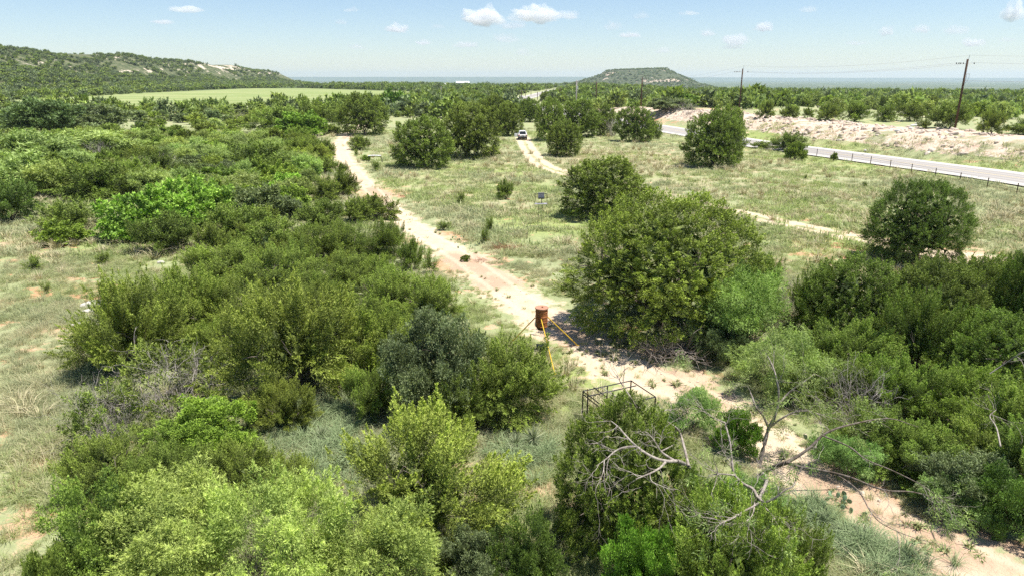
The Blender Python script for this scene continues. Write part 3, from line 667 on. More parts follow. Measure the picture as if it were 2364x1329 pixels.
 (MQ, 640, 1460, 380, 1110, 'largest pale mesquite at the bottom left', 'pale mesquites along the bottom edge', dict(depth=.5, col=(1.12, 1.06, .85))),
 (LB, 250, 1420, 270, 1130, 'broad leafy green bush at the bottom left corner', None, dict(depth=.6)),
 (LB, 160, 1480, 150, 1250, 'small leafy bush at the very bottom left corner', None, {}),
 (LB, 330, 1300, 200, 1090, 'leafy bush behind the pale mesquite at bottom left', None, {}),
 (JB, 975, 1345, 440, 965, 'big light olive juniper at bottom centre', G_FRONT, dict(depth=.6, col=(1.2, 1.12, 1.05))),
 (MQ, 890, 1480, 330, 1185, 'pale mesquite at bottom centre, in front of the big olive juniper', 'pale mesquites along the bottom edge', dict(depth=.5, col=(1.12, 1.06, .85))),
 (OK_, 1100, 1420, 190, 1220, 'small dark leafy bush at bottom centre', None, {}),
 (LB, 1200, 1430, 180, 1195, 'dark leafy bush left of the little bare path', None, dict(col=(.75, .8, .8))),
 (JT, 1420, 1320, 290, 918, 'tall dense green juniper in front of the black metal rack', G_WALL, dict(depth=.6, col=(.95, 1.0, .8), rz=1.0)),
 (JB, 1600, 1300, 200, 1100, 'dark juniper under the dead mesquite limbs', G_WALL, dict(col=(.85, .95, .8))),
 (LB, 1478, 1460, 190, 1205, 'bright leafy bush at the bottom below the dense juniper', None, dict(col=(.95, 1.25, .8))),
 (JB, 1680, 1500, 330, 1140, 'juniper at the bottom edge left of the sandy track', G_WALL, dict(depth=.6, col=(1.1, 1.1, 1))),
 (JB, 1800, 1440, 180, 1180, 'juniper touching the sandy track at the bottom', G_WALL, dict(col=(1.05, 1.05, 1))),
 (JB, 1560, 1440, 150, 1220, 'small juniper between the bright bush and the bottom junipers', G_WALL, {}),
 (LB, 1700, 1060, 100, 945, 'fresh green leafy bush behind the dead mesquite limbs', None, dict(col=(1.1, 1.3, .9))),
 # right thicket
 (JB, 1752, 740, 130, 585, 'juniper at the right foot of the huge juniper', G_WALL, dict(col=(.95, .98, .95))),
 (MQ, 1700, 830, 230, 622, 'soft pale mesquite leaning on the huge juniper', 'mesquites in the right thicket', dict(depth=.5, col=(.72, .80, .62))),
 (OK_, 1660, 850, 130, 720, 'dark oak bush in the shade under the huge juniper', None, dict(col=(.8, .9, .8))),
 (DD, 1815, 780, 110, 640, 'pale bare bush between the mesquite and the right junipers', None, {}),
 (JB, 1870, 790, 130, 610, 'first juniper of the right thicket behind the bare bush', G_WALL, dict(col=(.9, .95, .9))),
 (JT, 1955, 830, 240, 592, 'open crowned juniper left of the lone round juniper', G_WALL, dict(col=(.95, 1.0, .9))),
 (JB, 1950, 900, 200, 740, 'olive juniper low under the open crowned one', G_WALL, dict(col=(.9, .92, .9))),
 (JT, 2125, 850, 230, 600, 'juniper in front of the lone round juniper', G_WALL, {}),
 (JT, 2240, 820, 190, 592, 'juniper before the sandy end of the wheel track', G_WALL, {}),
 (JT, 2350, 850, 150, 562, 'tallest juniper at the right picture edge', G_WALL, dict(col=(.85, .95, .85))),
 (JT, 2290, 960, 250, 720, 'juniper right of the long bare trunk', G_WALL, dict(col=(.9, 1.0, .85))),
 (JB, 2180, 1010, 230, 830, 'bright tipped juniper in the middle of the right thicket', G_WALL, dict(col=(1.05, 1.1, .9))),
 (JB, 2060, 980, 190, 820, 'juniper left of the bright tipped one', G_WALL, dict(col=(.95, 1, .9))),
 (JB, 2330, 1090, 240, 880, 'juniper at the right picture edge above the pale limb', G_WALL, {}),
 (MQ, 1800, 930, 220, 765, 'pale mesquite behind the forked grey mesquite', 'mesquites in the right thicket', dict(depth=.5, col=(.85, .86, .8))),
 (JB, 1905, 965, 180, 820, 'juniper over the tangle of grey twigs', G_WALL, dict(col=(.95, .95, .9))),
 (DD, 1975, 1030, 190, 850, 'tangle of grey curved twigs in the right thicket', None, {}),
 (JB, 2020, 1085, 230, 925, 'juniper reaching over the sandy track bend', G_WALL, dict(depth=.5, col=(.9, .92, .85))),
 (JB, 2110, 1140, 230, 990, 'juniper above the sandy track at the right', G_WALL, dict(col=(.9, 1, .9))),
 (OK_, 2230, 1220, 230, 1050, 'grey green bush along the sandy track at the right', None, {}),
 (LB, 2330, 1270, 200, 1080, 'dark leafy bush at the right edge above the track', None, dict(col=(.6, .75, .7))),
 (JB, 1890, 880, 110, 790, 'small juniper between the mesquites of the right thicket', G_WALL, {}),
 (JB, 2260, 1130, 200, 980, 'juniper behind the grey green bush by the track', G_WALL, {}),
 # bank top
 (JB, 1766, 276, 42, 231, 'leftmost juniper on the bank, just right of the second pole', G_BANK, {}),
 (JB, 1822, 274, 48, 240, 'second juniper on the bank from the left', G_BANK, {}),
 (JB, 1864, 273, 30, 248, 'small narrow juniper third on the bank', G_BANK, {}),
 (JB, 1914, 281, 64, 236, 'left half of the wide juniper pair on the bank', G_BANK, {}),
 (JB, 1972, 282, 70, 234, 'right half of the wide juniper pair on the bank', G_BANK, {}),
 (JB, 2043, 283, 52, 243, 'round juniper right of the wide pair on the bank', G_BANK, {}),
 (JB, 2100, 282, 60, 238, 'juniper over the broken concrete on the bank', G_BANK, {}),
 (JB, 2192, 299, 100, 236, 'dark juniper directly behind the nearest pole', G_BANK, {}),
 (JB, 2288, 312, 62, 250, 'scrubby juniper in front of the white driveway', G_BANK, {}),
 (JB, 2372, 347, 96, 272, 'large dark juniper on the bank at the right picture edge', G_BANK, {}),
 (JB, 2132, 299, 30, 275, 'low bush left of the foot of the nearest pole', G_BANK, {}),
 (OK_, 1545, 262, 100, 226, 'dull olive bush behind the bare end of the bank', None, {}),
 (LB, 1626, 250, 50, 206, 'round green tree beyond the left end of the bank', None, dict(col=(.7, .8, .7))),
 (LB, 1574, 252, 70, 212, 'round green tree left of its twin beyond the bank', None, dict(col=(.75, .85, .7))),
 (DD, 1590, 262, 70, 238, 'pinkish bare brush at the left end of the bank', None, {}),
 # left scrub landmarks
 (OK_, 105, 318, 170, 228, 'dark oak at the far left edge of the scrub', None, dict(col=(.75, .85, .7))),
 (OK_, 225, 305, 130, 240, 'oak right of the dark one at the far left of the scrub', None, {}),
 (MQ, 90, 400, 190, 300, 'pale mesquite below the dark oak, far left', 'pale mesquites in the left scrub', dict(lod='mid')),
 (MQ, 215, 380, 180, 300, 'pale mesquite second from the left in the scrub', 'pale mesquites in the left scrub', dict(lod='mid')),
 (MQ, 60, 450, 160, 350, 'pale mesquite at the left edge above the dark tree', 'pale mesquites in the left scrub', dict(lod='mid')),
 (DD, 190, 378, 60, 318, 'bare grey bush standing up among pale mesquites', None, {}),
 (DD, 235, 385, 70, 325, 'wider bare grey bush right of its neighbour among pale mesquites', None, {}),
 (JB, 735, 300, 125, 226, 'dark juniper hedge clump left of the track bend', None, {}),
 (LB, 700, 320, 120, 258, 'vivid green bush before the dark clump by the track bend', None, dict(col=(.85, 1.0, .8))),
 (JB, 640, 310, 130, 246, 'dark juniper left of the vivid green bush', None, {}),
 (JB, 600, 415, 160, 322, 'large dark juniper in the middle of the left scrub', None, dict(col=(.9, .9, .9))),
 (LB, 905, 262, 70, 205, 'vivid green tree right of the tall dark juniper at the track bend', None, dict(col=(.75, .92, .75))),
]
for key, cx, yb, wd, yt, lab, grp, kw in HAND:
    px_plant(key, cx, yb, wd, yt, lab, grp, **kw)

# ------------------------------------------------------------------ scattered scrub
def far_enough(x, y, r):
    return all((x-a)**2+(y-b)**2 > ((r+c)*.62)**2 for a, b, c in PLANTS)
LANDS = [(190, 350, 'the bare grey bushes'), (20, 420, 'the left picture edge'), (235, 440, 'the big dark juniper'), (420, 450, 'the bright billowing bushes'), (600, 380, 'the central dark juniper'),
 (665, 440, 'the small bright rounded bush'), (700, 300, 'the vivid green bush'), (105, 290, 'the dark oak'), (350, 265, 'the pale field edge'), (520, 262, 'the middle field edge'), (640, 265, 'the far field corner'),
 (760, 350, 'the pale grass gap'), (330, 330, 'the upper scrub hollow'), (460, 340, 'the grey brush patch'), (1000, 250, 'the grey woodland poles'), (1140, 230, 'the car junipers'), (1080, 240, 'the paired junipers'),
 (1331, 250, 'the grey pole'), (1377, 240, 'the crossarm pole'), (1482, 245, 'the dark pole'), (1600, 235, 'the twin round trees'), (1260, 235, 'the far highway'), (1704, 250, 'the second pole'), (1800, 250, 'the bank end'),
 (1940, 250, 'the wide juniper pair'), (2060, 250, 'the round bank juniper'), (2204, 270, 'the nearest pole'), (2300, 280, 'the white driveway'), (2364, 250, 'the right picture edge'), (2250, 900, 'the long bare trunk'),
 (2100, 800, 'the lone round juniper'), (2330, 1000, 'the pale twisted limb'), (700, 800, 'the sunlit juniper'), (560, 720, 'the olive junipers'), (850, 760, 'the grey oak')]
LW = [(at(a, b), n) for a, b, n in LANDS]
USED = {}
KW = {'juniper_bush': 'dark olive juniper', 'mesquite': 'pale feathery mesquite', 'oak': 'grey green oak', 'leafy_bush': 'bright leafy bush', 'dead': 'bare grey bush', 'juniper_tree': 'dark round juniper', 'sparse': 'half bare juniper'}
def scatter_label(key, x, y, r, rmin, rmax, v=1.0):
    p, nm = min(LW, key=lambda q: (q[0].x-x)**2+(q[0].y-y)**2); dx, dy = x-p.x, y-p.y; q = (r-rmin)/(rmax-rmin); d = math.hypot(dx, dy)
    size = ['small', 'middling', 'broad'][min(2, int(q*3))]
    side = ('right of' if dx > 0 else 'left of') if abs(dx) > abs(dy) else ('beyond' if dy > 0 else 'in front of')
    if min(abs(dx), abs(dy)) > .45*max(abs(dx), abs(dy)): side = ('behind and ' if dy > 0 else 'before and ')+('right of' if dx > 0 else 'left of')
    how = ['', 'a little ', 'well ', 'far ', 'very far '][0 if d < 4 else 1 if d < 9 else 2 if d < 18 else 3 if d < 40 else 4]
    size = ('darkish ' if v < .93 else 'lightish ' if v > 1.07 else '')+size
    b = '%s %s %s%s %s' % (size, KW[key], how, side, nm)
    k = USED[b] = USED.get(b, 0)+1
    suf = ['', ', the next one', ', the third', ', the fourth', ', the fifth'][min(k-1, 4)]
    for cut in ('darkish ', 'lightish ', 'very '):
        if len((b+suf).split()) > 16: b = b.replace(cut, '')
    while len((b+suf).split()) > 16: b = b.split(' ', 1)[1]
    return b+suf
def scatter(poly, n, rmin, rmax, hk, kinds, labels, group, seed, cmin=.72, cmax=1.28, maxn=None, road=12, tr=3.5, pack=.62):
    """poly in photo pixels on the ground; kinds = function(px,py,rng)->kind"""
    W = [flat(*p) for p in poly]; g = random.Random(seed); xs = [p[0] for p in W]; ys = [p[1] for p in W]; made = 0
    cand = []
    X = np.array([g.uniform(min(xs), max(xs)) for _ in range(n)]); Y = np.array([g.uniform(min(ys), max(ys)) for _ in range(n)])
    ok = inpoly(X, Y, W) & (np.abs(polydist(X, Y, RD)[0]) > road) & (np.abs(polydist(X, Y, T1)[0]) > tr) & (fielddist(X, Y) < -3)
    for x, y in zip(X[ok], Y[ok]):
        r = g.uniform(rmin, rmax)
        if not far_enough(x, y, r): continue
        key = kinds(x, y, g); v = g.uniform(cmin, cmax)
        dist = math.hypot(x, y)
        plant(key, x, y, r, r*hk*g.uniform(.85, 1.2), scatter_label(key, x, y, r, rmin, rmax, v), group+{'juniper_bush': ', junipers', 'mesquite': ', mesquites', 'oak': ', oaks', 'leafy_bush': ', leafy bushes', 'dead': ', bare bushes', 'juniper_tree': ', tree junipers', 'sparse': ', half bare'}[key], col=(v*g.uniform(.95, 1.08), v, v*g.uniform(.85, 1.05)), lod='near' if dist < 45 else 'mid' if dist < 150 else 'far')
        made += 1
        if maxn and made >= maxn: break
    return made
def k_scrub(x, y, g):
    n = vnoise(np.array([x/14]), np.array([y/14]), 77)[0]; u = g.random()
    if n < .36: return 'mesquite' if u < .7 else 'leafy_bush'
    if n > .62: return 'oak' if u < .6 else 'juniper_bush'
    return 'juniper_bush' if u < .72 else 'leafy_bush' if u < .82 else 'oak' if u < .94 else 'dead'
def labs(where):
    return {'juniper_bush': 'dark olive juniper '+where, 'mesquite': 'pale yellow green mesquite '+where, 'oak': 'grey green oak bush '+where,
            'leafy_bush': 'bright green leafy bush '+where, 'dead': 'bare grey bush '+where, 'juniper_tree': 'dark round juniper tree '+where, 'sparse': 'half bare juniper '+where}
n1 = scatter([(-60, 520), (-60, 330), (300, 330), (790, 345), (735, 385), (700, 470), (560, 560), (420, 480), (230, 455), (60, 470)], 2600, 1.5, 2.5, 1.25, k_scrub, labs('in the near half of the dense scrub left of the dirt track'), 'near scrub left of the track', 11)
n2 = scatter([(-80, 330), (20, 262), (300, 255), (740, 255), (800, 290), (775, 330), (300, 335)], 4200, 1.7, 2.9, 1.0, k_scrub, labs('in the far half of the scrub, between the field and the track'), 'far scrub left of the track', 12, maxn=170)
def k_mid(x, y, g):
    u = g.random(); return 'leafy_bush' if u < .38 else 'oak' if u < .72 else 'mesquite' if u < .85 else 'juniper_bush'
n3 = scatter([(900, 300), (880, 238), (960, 214), (1180, 212), (1180, 240), (1110, 290), (1020, 300)], 2500, 2.4, 3.8, 1.35, k_mid, labs('in the woods between the green field and the car'), 'woods behind the paired junipers', 13, maxn=60, cmin=.7, cmax=1.05)
n4 = scatter([(1215, 262), (1240, 222), (1360, 214), (1720, 216), (1720, 240), (1540, 245), (1400, 275), (1330, 285)], 3500, 2.4, 3.8, 1.4, k_mid, labs('in the woods beyond the car, right of the far highway'), 'woods beyond the car', 14, maxn=80, cmin=.7, cmax=1.05)
n5 = scatter([(1730, 305), (1730, 222), (2600, 222), (2600, 335), (2364, 325), (2100, 312)], 6500, 1.6, 3.3, 1.5, lambda x, y, g: 'mesquite' if g.random() < .62 else 'leafy_bush' if g.random() < .6 else 'juniper_bush', labs('in the brush behind the rubble bank on the right'), 'brush behind the bank', 15, maxn=230, cmin=.75, cmax=1.15, road=24)
n6 = scatter([(-100, 330), (-100, 238), (30, 238), (20, 300)], 400, 2.0, 3.0, 1.3, k_scrub, labs('at the far left beside the scrub'), 'far left scrub', 16, maxn=12)
n7 = scatter([(2100, 1000), (2080, 700), (2500, 640), (2700, 1000), (2600, 1300), (2380, 1190)], 500, 1.1, 1.9, 1.7, lambda x, y, g: 'juniper_bush' if g.random() < .8 else 'dead', labs('filling the right thicket by the picture edge'), 'right thicket filling', 17, cmin=.8, cmax=1.05)
n8 = scatter([(440, 1000), (400, 700), (560, 560), (900, 640), (980, 900), (820, 1000)], 260, .8, 1.3, 1.5, lambda x, y, g: 'juniper_bush', labs('filling a gap of the near left thicket'), 'near thicket filling', 18, cmin=.9, cmax=1.1)

# ------------------------------------------------------------------ stuff scattered by instances
HID = {}
def source(name, meshes):
    c = bpy.data.collections.new(name)
    for k, me in enumerate(meshes):
        o = bpy.data.objects.new(name+'_%02d' % k, me); c.objects.link(o)
    HID[name] = c; return c
def gn_scatter(name, P, rot, scl, src, nsrc, seed=0, label=None, cat=None):
    n = len(P); g = rs(seed); me = bpy.data.meshes.new(name); me.vertices.add(n); me.vertices.foreach_set('co', np.asarray(P, np.float32).ravel())
    for a, v in (('rot', rot), ('scl', scl)):
        q = me.attributes.new(a, 'FLOAT_VECTOR', 'POINT'); q.data.foreach_set('vector', np.asarray(v, np.float32).ravel())
    q = me.attributes.new('idx', 'INT', 'POINT'); q.data.foreach_set('value', g.randint(0, nsrc, n).astype(np.int32))
    ob = link(name, me); tag(ob, label, cat, kind='stuff')
    ng = bpy.data.node_groups.new(name, 'GeometryNodeTree')
    ng.interface.new_socket('Geometry', in_out='INPUT', socket_type='NodeSocketGeometry'); ng.interface.new_socket('Geometry', in_out='OUTPUT', socket_type='NodeSocketGeometry')
    N = ng.nodes.new; Lk = ng.links.new
    gi = N('NodeGroupInput'); go = N('NodeGroupOutput'); ip = N('GeometryNodeInstanceOnPoints'); ci = N('GeometryNodeCollectionInfo')
    ci.inputs[0].default_value = src; ci.inputs[1].default_value = True; ci.inputs[2].default_value = True
    def na(nm, dt):
        q = N('GeometryNodeInputNamedAttribute'); q.data_type = dt; q.inputs[0].default_value = nm; return q.outputs[0]
    Lk(gi.outputs[0], ip.inputs['Points']); Lk(ci.outputs[0], ip.inputs['Instance']); ip.inputs['Pick Instance'].default_value = True
    Lk(na('idx', 'INT'), ip.inputs['Instance Index']); Lk(na('rot', 'FLOAT_VECTOR'), ip.inputs['Rotation']); Lk(na('scl', 'FLOAT_VECTOR'), ip.inputs['Scale'])
    Lk(ip.outputs[0], go.inputs[0])
    md = ob.modifiers.new('scatter', 'NODES'); md.node_group = ng
    return ob
def tuft(name, seed, n, h, w, spread, m, flop=.5):
    g = rs(seed); a = g.uniform(0, 2*pi, n); r = spread*np.sqrt(g.uniform(0, 1, n)); hh = h*g.uniform(.45, 1.15, n)
    B = np.stack([r*np.cos(a), r*np.sin(a), np.zeros(n)], 1); o = np.stack([np.cos(a), np.sin(a), np.zeros(n)], 1)+g.normal(size=(n, 3))*[.5, .5, 0]
    fl = g.uniform(.15, flop, n)[:, None]; M = B+o*hh[:, None]*fl*.4+np.array([0, 0, 1])*hh[:, None]*.6; T = B+o*hh[:, None]*fl*1.15+np.array([0, 0, 1])*hh[:, None]*(1-.35*fl)
    S = unit(np.cross(o, [0, 0, 1.0])+g.normal(size=(n, 3))*.4)*w*.5
    V = np.stack([B-S, B+S, M+S*.8, M-S*.8, T], 1).reshape(-1, 3); b = np.arange(n)[:, None]*5
    F = np.concatenate([b+[0, 1, 2], b+[0, 2, 3], b+[3, 2, 4]]); tt = g.uniform(0, 1, n)
    return mesh_np(name, V, F, m, {'tint': ('FACE', np.tile(tt, 3))})
# grass
SG = source('grass_tuft', [tuft('grass_tuft', 40+k, 46, .42, .014, .16, M_GRASS, .9) for k in range(5)])
SGF = source('far_grass_tuft', [tuft('far_grass_tuft', 60+k, 22, .42, .05, .45, M_GRASS, .9) for k in range(4)])
def trackmask(x, y):
    a, h_ = polydist(x, y, T1, T1[:, 2]); b, s_ = polydist(x, y, T2, T2[:, 2])
    n = fbm(x/1.3, y/1.3, 55, 3)
    v = sstep(-.5, .7, np.abs(a)-h_+(n-.5)*2.4)
    rut = sstep(.25, .75, np.abs(np.abs(b)-.85)+(n-.5)*.6)
    full = sstep(-.2, .6, np.abs(b)-(s_-1)*4.6+(n-.5)*1.5)*(s_ > 1.02)+(s_ <= 1.02)
    return v*(1-(1-rut)*(1.3*s_).clip(0, 1))*full
def grass(npts, y0, y1, src, nsrc, smin, smax, name, label, seed):
    g = rs(seed); y = np.exp(g.uniform(math.log(y0), math.log(y1), npts)); x = g.uniform(-.98, .98, npts)*y*.80+g.uniform(-2, 2, npts)
    dr_, _ = polydist(x, y, RD); b2_, s2_ = polydist(x, y, T2, T2[:, 2]); cut = (np.abs(b2_) < 1.7) & (g.uniform(0, 1, npts) < .9*np.clip(s2_, 0, 1)); keep = (dr_ < -6.3) | ((dr_ > 6.3) & (dr_ < 14))
    m = trackmask(x, y); dens = .10+.90*sstep(.38, .56, fbm(x/1.5, y/1.5, 57, 4))
    keep &= ~cut & (g.uniform(0, 1, npts) < m*dens + .012) & (fielddist(x, y) < 0)
    x, y = x[keep], y[keep]; n = len(x); z = height(x, y); s = g.uniform(smin, smax, n)*(.6+.8*fbm(x/5, y/5, 58, 2))
    near_track, _ = polydist(x, y, T1); s *= np.where(np.abs(near_track) < 2.6, .6, 1)
    return gn_scatter(name, np.stack([x, y, z-.01], 1), np.stack([g.normal(0, .12, n), g.normal(0, .12, n), g.uniform(0, 6.28, n)], 1), np.stack([s, s, s*g.uniform(.6, 1.1, n)], 1), src, nsrc, seed, label, 'grass')
grass(95000, 13, 48, SG, 5, .45, 1.15, 'meadow_grass', 'grey green and straw coloured grass tufts on the near ground', 71)
grass(60000, 46, 175, SGF, 4, .6, 1.35, 'far_meadow_grass', 'dry pale grass tufts across the far meadow', 72)
# taller straw clumps
SS = source('straw_clump', [tuft('straw_clump', 140+k, 60, .75, .022, .16, None, .8) for k in range(3)])
t = NT('straw'); M_STRAW = t.bsdf(t.mix(t.attr('tint'), (.34, .33, .17), (.60, .51, .33)), .8, spec=.1)
for o in SS.objects: o.data.materials.append(M_STRAW)
g = rs(19); n = 26000; y = np.exp(g.uniform(math.log(14), math.log(150), n)); x = g.uniform(-.8, .8, n)*y; dr_, _ = polydist(x, y, RD)
keep = (dr_ < -6.5) & (trackmask(x, y) > .9) & (fbm(x/6, y/6, 68, 4) > .53) & (g.uniform(0, 1, n) < np.where(y < 45, np.where(x < 2, .02, .12), .34)); x, y = x[keep], y[keep]; n = len(x); s = g.uniform(.45, 1.1, n)*(1+y/160)
gn_scatter('straw_clumps', np.stack([x, y, height(x, y)], 1), np.stack([g.normal(0, .1, n), g.normal(0, .1, n), g.uniform(0, 6, n)], 1), np.stack([s, s, s*.85], 1), SS, 3, 13, 'taller straw coloured grass clumps in the meadow', 'grass')
# blue green bunch grass in the gap of the left thicket
g = rs(5); SB = source('bunch_grass_tuft', [tuft('bunch_grass_tuft', 80+k, 90, .55, .013, .10, None, 1.1) for k in range(3)])
t = NT('bunch_grass'); M_BUNCH = t.bsdf(t.mix(t.attr('tint'), (.15, .22, .09), (.32, .38, .20)), .8, spec=.1)
for o in SB.objects: o.data.materials.append(M_BUNCH)
bp = []
for px, py, rad, n in ((700, 1000, 3.2, 150), (750, 1080, 1.6, 60), (650, 960, 1.2, 40), (1215, 1060, 1.3, 45), (760, 960, 1.2, 30), (1965, 1265, .9, 45), (2070, 1330, 1.1, 45), (1885, 1200, .6, 25), (250, 860, 1.2, 35)):
    c0 = at(px, py); q = g.normal(size=(n, 2))*rad*.5; bp += [(c0.x+a, c0.y+b) for a, b in q]
bp = np.array(bp); n = len(bp); s = g.uniform(.5, 1.25, n)
gn_scatter('bunch_grass', np.column_stack([bp, height(bp[:, 0], bp[:, 1])]), np.stack([g.normal(0, .1, n), g.normal(0, .1, n), g.uniform(0, 6, n)], 1), np.stack([s, s, s*.9], 1), SB, 3, 9, 'blue green bunch grass in the thicket gaps', 'grass')
# rubble on the bank and pebbles by the track
t = NT('rubble_stone'); oi = t.node('ShaderNodeObjectInfo').outputs['Random']
M_STONE = t.bsdf(t.mix(t.noise(3, detail=4), t.mix(oi, (.62, .53, .43), (.44, .31, .23)), (.52, .44, .36)), .9, spec=.15)
def rock_mesh(name, seed, flat_=.6, m=None):
    g = rs(seed); import bmesh
    bm = bmesh.new(); bmesh.ops.create_icosphere(bm, subdivisions=2, radius=.5)
    for v in bm.verts:
        d = v.co.normalized(); k = 1+.35*(vnoise(np.array([d.x*2+seed]), np.array([d.y*2+d.z*1.7]), seed)[0]-.5)
        v.co = Vector((round(d.x*k*3)/3*.35+d.x*k*.3, d.y*k*.5, (round(d.z*k*2)/2*.3+d.z*k*.25)*flat_*1.4))
    me = bpy.data.meshes.new(name); bm.to_mesh(me); bm.free(); me.materials.append(m or M_STONE); return me
SR = source('stone', [rock_mesh('stone', 3+k) for k in range(5)])
g = rs(8); n = 16000; y = g.uniform(70, 210, n); x = g.uniform(20, 110, n); dr_, _ = polydist(x, y, RD)
keep = (dr_ > 9.5) & (dr_ < 24) & (fbm(x/5, y/5, 61, 3) > .42); x, y = x[keep], y[keep]; n = len(x); s = .14+.8*g.uniform(0, 1, n)**3.5
gn_scatter('bank_rubble', np.stack([x, y, height(x, y)], 1), g.uniform(0, 6.28, (n, 3))*[.1, .1, 1], np.stack([s*g.uniform(.8, 1.5, n), s, s*.8], 1), SR, 5, 10, 'pale broken limestone strewn over the road bank', 'rubble')
n = 5200; y = np.exp(g.uniform(math.log(14), math.log(70), n)); x = g.uniform(-.8, .8, n)*y; a, h_ = polydist(x, y, T1, T1[:, 2]); keep = (np.abs(a) < h_+1.3) & (np.abs(a) > h_*.2); x, y = x[keep], y[keep]; n = len(x); s = .03+.14*g.uniform(0, 1, n)**4
gn_scatter('track_pebbles', np.stack([x, y, height(x, y)], 1), g.uniform(0, 6.28, (n, 3))*[.1, .1, 1], np.stack([s, s, s*.7], 1), SR, 5, 11, 'small pale stones lying along the dirt track', 'gravel')
# weeds on the sand
SW = source('weed', [tuft('weed', 90+k, 26, .14, .03, .07, None, 1.2) for k in range(3)])
t = NT('weed_leaf'); M_WEED = t.bsdf(t.mix(t.attr('tint'), (.20, .24, .09), (.40, .38, .20)), .8, spec=.1)
for o in SW.objects: o.data.materials.append(M_WEED)
g = rs(18); n = 6000; y = np.exp(g.uniform(math.log(14), math.log(60), n)); x = g.uniform(-.8, .8, n)*y; a, h_ = polydist(x, y, T1, T1[:, 2]); keep = (np.abs(a) < h_+1.5) & (fbm(x/1.6, y/1.6, 66, 3) > .50) & (g.uniform(0, 1, n) < .25+.75*np.exp(-((x-2.8)**2+(y-26)**2)/22)); x, y = x[keep], y[keep]; n = len(x); s = g.uniform(.5, 1.7, n)
gn_scatter('track_weeds', np.stack([x, y, height(x, y)], 1), np.stack([x*0, x*0, g.uniform(0, 6, n)], 1), np.stack([s, s, s], 1), SW, 3, 12, 'low green weeds growing on the sandy track', 'weeds')

# far woodland, too many trees to count
def farblob(name, kind, seed, n=130, flat_=1.0):
    return crown_mesh(name, kind, seed, H=1.3*flat_, z0=0, nspray=34, nleaf=5, ll=.30, lw=.20, fill=26, fillsize=.35, spl=.35, spread=.5, lobeamp=.3, lobes=8)
FB = [farblob('woodland_tree', k, 500+i) for i, k in enumerate(('juniper', 'juniper', 'oak', 'oak', 'leafy', 'mesquite', 'juniper'))]
SF = source('woodland_tree', FB)
def woodland(name, X, Y, r0, r1, hk, seed, label, z=None, src=None, nsrc=7):
    g = rs(seed); n = len(X); s = g.uniform(r0, r1, n); zz = height(X, Y) if z is None else z
    return gn_scatter(name, np.stack([X, Y, zz-.2], 1), np.stack([X*0, X*0, g.uniform(0, 6, n)], 1), np.stack([s, s, s*hk*g.uniform(.8, 1.2, n)], 1), src or SF, nsrc, seed, label, 'trees')
g = rs(33)
def ringpts(n, a, b, wx=.86):
    y = np.sqrt(g.uniform(a*a, b*b, n)); return g.uniform(-wx, wx, n)*y, y
X, Y = ringpts(19000, 205, 900); px_ = X/Y
ok = (np.abs(polydist(X, Y, RD)[0]) > 13) & (fielddist(X, Y) < -4) & (fbm(X/45, Y/45, 90, 4) > .44)
td, _ = polydist(X, Y, TOE); ok &= (td > 15) & (np.hypot(X, Y) > 215)
PA = np.array([(a, b) for a, b, c in PLANTS if math.hypot(a, b) > 150])
xi, yi = X[ok], Y[ok]; dmin = np.full(len(xi), 1e9)
for a, b in PA: dmin = np.minimum(dmin, (xi-a)**2+(yi-b)**2)
k = dmin > 16; xi, yi = xi[k], yi[k]
woodland('distant_woodland', xi, yi, 1.3, 4.6, 1.05, 34, 'mixed green woodland covering the plain behind the meadow')
X, Y = ringpts(24000, 850, 3600); ok = (np.abs(polydist(X, Y, RD)[0]) > 16) & (fbm(X/260, Y/260, 91, 4) > .44); X, Y = X[ok], Y[ok]
td, _ = polydist(X, Y, TOE); _, uu = mesa_h(X, Y); k = (td > 10) & (uu > 1.5) & (fielddist(X, Y) < -4); X, Y = X[k], Y[k]
woodland('far_woodland', X, Y, 3.0, 6.5, .72, 35, 'far woodland fading over the plain towards the horizon')
# bushes on the escarpment and mesa
X = g.uniform(-1250, -230, 46000); Y = g.uniform(330, 2150, 46000); h, u, d_ = ridge_h(X, Y); rockn = fbm(X/70, Y/70, 95, 4)
dens = np.where(u < .25, .95, .78-.25*sstep(1100, 1500, Y)*((u > .6) & (u < 1))); ok = (d_ > -14) & (u < 1.7) & (rockn < .555+.14*(u < .4)) & (g.uniform(0, 1, len(X)) < dens)
X, Y = X[ok], Y[ok]; h = h[ok]; woodland('hillside_brush', X, Y, 2.2, 4.4, 1.0, 36, 'dark brush and junipers covering the long left hill', z=h+height(X, Y), nsrc=4)
X = g.uniform(MXC-900, MXC+1100, 16000); Y = g.uniform(MYC-450, MYC+250, 16000); h, u = mesa_h(X, Y); ok = (fbm(X/60, Y/60, 96, 3) < .60) & (g.uniform(0, 1, 16000) < .6) & (h > .3)
woodland('mesa_brush', X[ok], Y[ok], 2.6, 5.2, .8, 37, 'dark brush dotting the flat topped mesa', z=h[ok]+height(X[ok], Y[ok]), nsrc=3)

